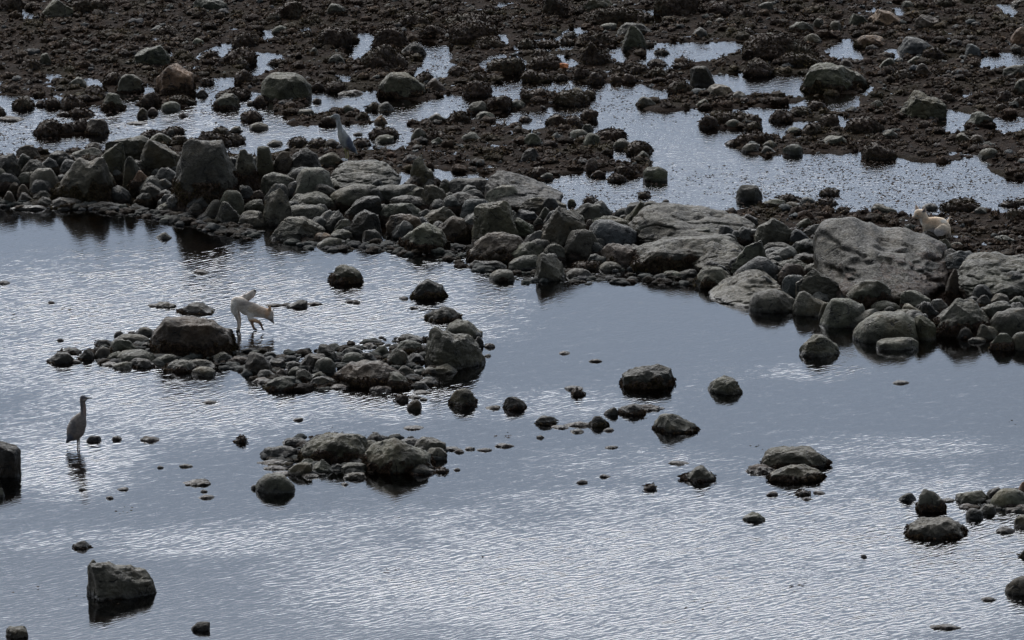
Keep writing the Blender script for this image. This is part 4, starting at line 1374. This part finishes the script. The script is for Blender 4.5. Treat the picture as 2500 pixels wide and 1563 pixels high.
def place(root, px, py, dy=0.0, sink=0.0, z=None):
    if z is not None:
        X, Y = at(px, py, z); root.location = (X, Y, z-sink); return
    dg = bpy.context.evaluated_depsgraph_get(); d = ray(px, py); v = Vector(d).normalized()
    dg.update(); o_ = Vector((0, 0, CAMZ)); 
    for _ in range(30):
        ok, loc, n_, i_, ob, m_ = SC.ray_cast(dg, o_, v)
        if ok and ob.name.startswith(('water', 'seaweed', 'floating')): o_ = loc + v*.02; continue
        break
    root.location = (loc.x, loc.y+dy, loc.z-sink + dy*.2)
# ---- wading fox
s1 = 1/1859.0
f1 = lambda x, z, r, y=0.0, ry=None: ((x-600)*s1, y, (1075-z)*s1, r*s1, (ry or r)*s1)
fox = bpy.data.objects.new('fox', None); COL.objects.link(fox)
body = [f1(325, 420, 112, 0, 105), f1(430, 470, 150, 0, 118), f1(560, 560, 160, 0, 112), f1(700, 600, 160, 0, 105), f1(830, 630, 128, -.01, 95), f1(930, 655, 118, -.015, 95), f1(1015, 685, 112, -.02, 92)]
head = [f1(1035, 685, 116, -.02, 96), f1(1075, 765, 66, -.022, 54), f1(1108, 828, 36, -.024, 32), f1(1137, 872, 17, -.025, 15)]
hl = lambda y, dx: [f1(300+dx, 480, 95, y, 62), f1(285+dx, 590, 78, y, 48), f1(325+dx, 700, 52, y, 34), f1(368+dx, 820, 33, y, 26), f1(374+dx, 930, 25, y, 21), f1(360+dx, 1010, 23, y, 20), f1(340+dx, 1060, 24, y, 22), f1(365+dx, 1070, 20, y, 20)]
fl1 = [f1(640, 700, 76, .03, 46), f1(650, 830, 48, .03, 34), f1(680, 940, 32, .03, 26), f1(715, 1030, 27, .03, 24), f1(765, 1045, 21, .03, 22)]
fl2 = [f1(640, 690, 80, -.045, 45), f1(640, 790, 54, -.055, 40), f1(740, 812, 46, -.058, 34), f1(820, 840, 40, -.06, 30), f1(872, 900, 30, -.06, 26), f1(890, 965, 23, -.06, 22), f1(912, 1008, 25, -.06, 24)]
tail = [f1(390, 360, 40, .035, 30), f1(500, 340, 56, .05, 46), f1(590, 325, 80, .055, 52), f1(655, 285, 82, .058, 50), f1(710, 225, 56, .06, 38), f1(738, 190, 26, .06, 20)]
V, Q = blobs([body, head, hl(-.03, 0), hl(.035, 38), fl1, fl2, tail], .0062, 5)
GB, TAN_, PALE_ = (.47, .40, .33), (.48, .29, .16), (.66, .60, .52)
mm = lambda x: (x-600)*s1
mz = lambda z: (1075-z)*s1
C = painter(V, GB, [(mm(700), mz(760), .14, .055, PALE_, .5), (mm(1010), mz(640), .035, .07, TAN_, .8), (mm(780), mz(815), .11, .03, TAN_, .95), (mm(880), mz(930), .03, .06, (.16, .09, .06), .9),
   (mm(690), mz(930), .035, .07, (.24, .15, .09), .8), (mm(1100), mz(820), .045, .035, (.17, .14, .13), .8), (mm(1060), mz(740), .03, .03, PALE_, .5), (mm(280), mz(450), .04, .06, PALE_, .5),
   (mm(560), mz(440), .11, .028, (.20, .165, .14), .7), (mm(700), mz(560), .07, .05, (.46, .34, .22), .6), (mm(880), mz(600), .06, .05, (.42, .27, .16), .6), (mm(450), mz(620), .08, .04, PALE_, .5), (mm(255), mz(600), .03, .08, PALE_, .6), (mm(330), mz(800), .02, .06, (.24, .20, .18), .6), (mm(350), mz(1060), .03, .018, (.03, .025, .025), .95), (mm(735), mz(1040), .035, .018, (.03, .025, .025), .95), (mm(905), mz(1005), .02, .018, (.03, .025, .025), .9),
   (mm(745), mz(185), .02, .018, (.03, .03, .03), .9), (mm(500), mz(285), .02, .012, (.04, .035, .035), .6)])
body_o = link('body', mesh_from('fox_body', V, Q, furm, attrs={'tint': C}), fox)
e1 = ear_mesh('ear', (mm(1035), -.045, mz(625)), (mm(1072), -.05, mz(480)), np.array((58*s1, 0, 16*s1)), .014, plain('orange_ear_fur', (.40, .25, .14), .8, .2), fox)
e2 = ear_mesh('ear', (mm(1100), .01, mz(650)), (mm(1185), .02, mz(555)), np.array((40*s1, 0, 46*s1)), .012, greyear, fox)
def ball(name, x, y, z, r, mat, parent, sc=(1, 1, 1)):
    D, F = ico(3); return poly_obj(name, D*r*np.array(sc)+np.array([x, y, z]), F.tolist(), mat, parent)
ball('nose', mm(1143), -.026, mz(878), .008, darkm, fox); ball('eye', mm(1072), -.052, mz(742), .0055, darkm, fox)
tag(fox, 'grey fox with tan legs wading right, one forepaw raised, head down beside brown boulder', 'fox', 'foxes')
place(fox, 540+600/8.894, 808.5, z=0.0, sink=0.004)
# ---- sitting fox
s2 = 1/2010.0
f2 = lambda x, z, r, y=0.0, ry=None: ((x-950)*s2, y, (965-z)*s2, r*s2, (ry or r)*s2)
fx2 = bpy.data.objects.new('fox', None); COL.objects.link(fx2)
b1 = [f2(560, 560, 105, -.01, 90), f2(610, 640, 125, 0, 100), f2(720, 690, 160, 0, 110), f2(860, 690, 178, 0, 130), f2(980, 720, 190, 0, 150), f2(1060, 790, 172, 0, 150), f2(1060, 870, 130, 0, 130)]
h1 = [f2(560, 520, 112, -.01, 95), f2(510, 440, 124, -.015, 108), f2(440, 425, 112, -.018, 100), f2(390, 480, 72, -.02, 62), f2(335, 512, 42, -.022, 36), f2(290, 520, 28, -.024, 24), f2(276, 508, 16, -.024, 15)]
th = [f2(1040, 800, 140, -.09, 60), f2(930, 850, 120, -.10, 60), f2(900, 920, 62, -.10, 50), f2(1010, 935, 45, -.10, 40), f2(830, 945, 30, -.10, 28)]
frl = lambda y: [f2(600, 700, 85, y, 50), f2(600, 830, 46, y, 34), f2(595, 940, 30, y, 26), f2(570, 975, 30, y, 28)]
tl = [f2(1190, 830, 50, .02, 40), f2(1200, 950, 42, .0, 36), f2(1190, 1080, 30, -.02, 26), f2(1185, 1180, 16, -.02, 14)]
tp = [f2(1150, 700, 40, .1, 30), f2(1215, 600, 24, .12, 20), f2(1250, 552, 14, .12, 12)]
bl = [f2(700, 800, 100, 0, 80), f2(850, 850, 110, 0, 90)]
V, Q = blobs([b1, h1, th, frl(-.03), frl(.04), tl, tp, bl], .0058, 5)
nx_ = lambda x: (x-950)*s2
nz_ = lambda z: (965-z)*s2
BUF, BUFT, WHT = (.68, .54, .39), (.58, .36, .20), (.86, .81, .72)
C = painter(V, BUF, [(nx_(800), nz_(610), .10, .05, BUFT, .6), (nx_(440), nz_(400), .04, .03, (.58, .36, .20), .6), (nx_(480), nz_(650), .025, .07, WHT, .95), (nx_(900), nz_(880), .12, .06, (.44, .40, .37), .8), (nx_(330), nz_(540), .03, .02, (.40, .29, .22), .7),
   (nx_(1070), nz_(600), .05, .022, WHT, .5), (nx_(420), nz_(480), .02, .012, (.66, .58, .50), .7), (nx_(1190), nz_(1050), .03, .08, (.20, .17, .14), .8), (nx_(620), nz_(600), .05, .04, BUFT, .4)])
link('body', mesh_from('fox_body', V, Q, furm, attrs={'tint': C}), fx2)
ear_mesh('ear', (nx_(410), .02, nz_(350)), (nx_(374), .025, nz_(205)), np.array((56*s2, 0, -6*s2)), .016, paleear, fx2)
ear_mesh('ear', (nx_(550), -.04, nz_(385)), (nx_(592), -.045, nz_(245)), np.array((68*s2, 0, 12*s2)), .018, paleear, fx2)
ear_mesh('ear', (nx_(556), -.056, nz_(372)), (nx_(578), -.058, nz_(300)), np.array((38*s2, 0, 6*s2)), .006, greyear, fx2)
ball('nose', nx_(270), -.024, nz_(500), .009, darkm, fx2); ball('eye', nx_(402), -.066, nz_(452), .008, darkm, fx2, (1.6, .5, .35))
tag(fx2, 'pale buff fox sitting on a ledge behind the great whaleback rock, eyes shut, facing left', 'fox', 'foxes')
place(fx2, 2294, 584, dy=.16, sink=.01)
# ---- herons
def heron(name, scale, ox, oz, chains, legs, beak, spots, base, lm_, bm_, eye, label, vox=.0055):
    root = bpy.data.objects.new(name, None); COL.objects.link(root)
    c = lambda x, z, r, y=0.0, ry=None: ((x-ox)*scale, y, (oz-z)*scale, r*scale, (ry or r)*scale)
    V, Q = blobs([[c(*p) for p in ch] for ch in chains], vox, 5)
    C = painter(V, base, [((x-ox)*scale, (oz-z)*scale, rx*scale, rz*scale, col, s) for x, z, rx, rz, col, s in spots])
    link('body', mesh_from('heron_body', V, Q, feam, attrs={'tint': C}), root)
    for lg in legs:
        V, Q = blobs([[c(*p) for p in ch] for ch in lg], .0035, 2); link('leg', mesh_from('heron_leg', V, Q, lm_), root)
    V, Q = blobs([[c(*p) for p in beak]], .0028, 1); link('beak', mesh_from('heron_beak', V, Q, bm_), root)
    ball('eye', (eye[0]-ox)*scale, eye[2], (oz-eye[1])*scale, .006, darkm, root)
    tag(root, label, 'heron', 'herons'); return root
SL, BRN, BLU = (.040, .043, .052), (.135, .110, .092), (.048, .056, .074)
h1_ = heron('heron', 1/1343.0, 370, 930,
  [[(470, 172, 42, -.01, 34), (448, 168, 50, 0, 38), (436, 215, 40, 0, 34)], [(436, 200, 40, 0, 32), (448, 280, 44, 0, 34), (452, 360, 44, 0, 36), (442, 430, 56, 0, 48)],
   [(430, 430, 58, 0, 52), (398, 490, 98, 0, 88), (368, 560, 130, 0, 104), (335, 645, 138, 0, 104), (292, 715, 96, 0, 80), (250, 770, 45, 0, 42), (205, 825, 22, 0, 22)], [(400, 600, 86, 0, 85), (380, 690, 70, 0, 70), (365, 735, 36, 0, 42)]],
  [[[(358, 735, 22, -.02), (362, 830, 10, -.02), (358, 925, 9, -.02)], [(358, 930, 9, -.02), (400, 938, 6, -.03)], [(358, 930, 9, -.02), (390, 938, 6, -.05)], [(358, 930, 9, -.02), (330, 938, 6, -.01)]],
   [[(378, 735, 22, .02), (382, 830, 10, .02), (378, 920, 9, .02)], [(378, 926, 9, .02), (420, 934, 6, .01)], [(378, 926, 9, .02), (350, 934, 6, .03)]]],
  [(510, 160, 17, -.01), (550, 162, 10, -.01), (588, 164, 4, -.01)],
  [(450, 135, 60, 30, SL, .95), (480, 185, 34, 20, (.32, .28, .24), .8), (470, 320, 20, 110, (.22, .15, .12), .7), (425, 300, 18, 120, SL, .6), (235, 760, 70, 80, BLU, .9), (300, 580, 50, 120, (.075, .068, .066), .7), (265, 530, 14, 14, (.3, .28, .25), .7)], BRN, legd, beakm, (492, 160, -.036),
  'brown-grey heron wading upright in the pool, neck stretched, facing right')
place(h1_, 130+370/6.05, 1093, z=0.0, sink=.012)
GR = (.27, .27, .25)
h2_ = heron('heron', 1/2057.0, 735, 1400,
  [[(420, 240, 72, 0, 52), (480, 250, 66, 0, 50)], [(400, 250, 50, 0, 42), (340, 250, 34, 0, 28)], [(485, 280, 62, 0, 48), (505, 400, 62, 0, 50), (535, 520, 74, 0, 60), (570, 620, 90, 0, 75)],
   [(570, 620, 92, 0, 80), (605, 740, 128, 0, 105), (665, 860, 158, 0, 125), (735, 970, 152, 0, 122), (820, 1060, 105, 0, 90), (910, 1150, 62, 0, 55), (985, 1240, 26, 0, 26)], [(690, 1060, 70, 0, 70), (700, 1110, 40, 0, 55)]],
  [[[(672, 1120, 34, -.02), (684, 1180, 20, -.02), (700, 1290, 15, -.02), (702, 1385, 15, -.02)], [(702, 1392, 12, -.02), (650, 1402, 8, -.04)], [(702, 1392, 12, -.02), (740, 1402, 8, -.05)]],
   [[(725, 1130, 36, .01), (752, 1190, 20, .01), (765, 1290, 15, .01), (745, 1395, 15, .01)], [(745, 1400, 12, .01), (700, 1408, 8, -.02)], [(745, 1400, 12, .01), (790, 1406, 8, .02)]]],
  [(335, 248, 22, 0), (290, 254, 13, 0), (250, 262, 5, 0)],
  [(440, 190, 110, 36, (.07, .075, .085), .8), (800, 920, 115, 190, (.055, .065, .090), .95), (900, 1120, 90, 90, (.045, .055, .075), .95), (545, 790, 50, 190, (.44, .42, .36), .8), (620, 560, 22, 100, (.55, .55, .52), .8), (470, 400, 26, 90, (.42, .42, .40), .7), (720, 1090, 50, 40, (.26, .17, .12), .6), (480, 340, 30, 50, (.28, .28, .28), .5)], GR, legm, beakg, (372, 236, -.024),
  'slate-grey heron with yellow legs standing on top of the stone wall, facing left')
place(h2_, 780+735/10.8, 260+1400/10.8-.5, sink=.003)
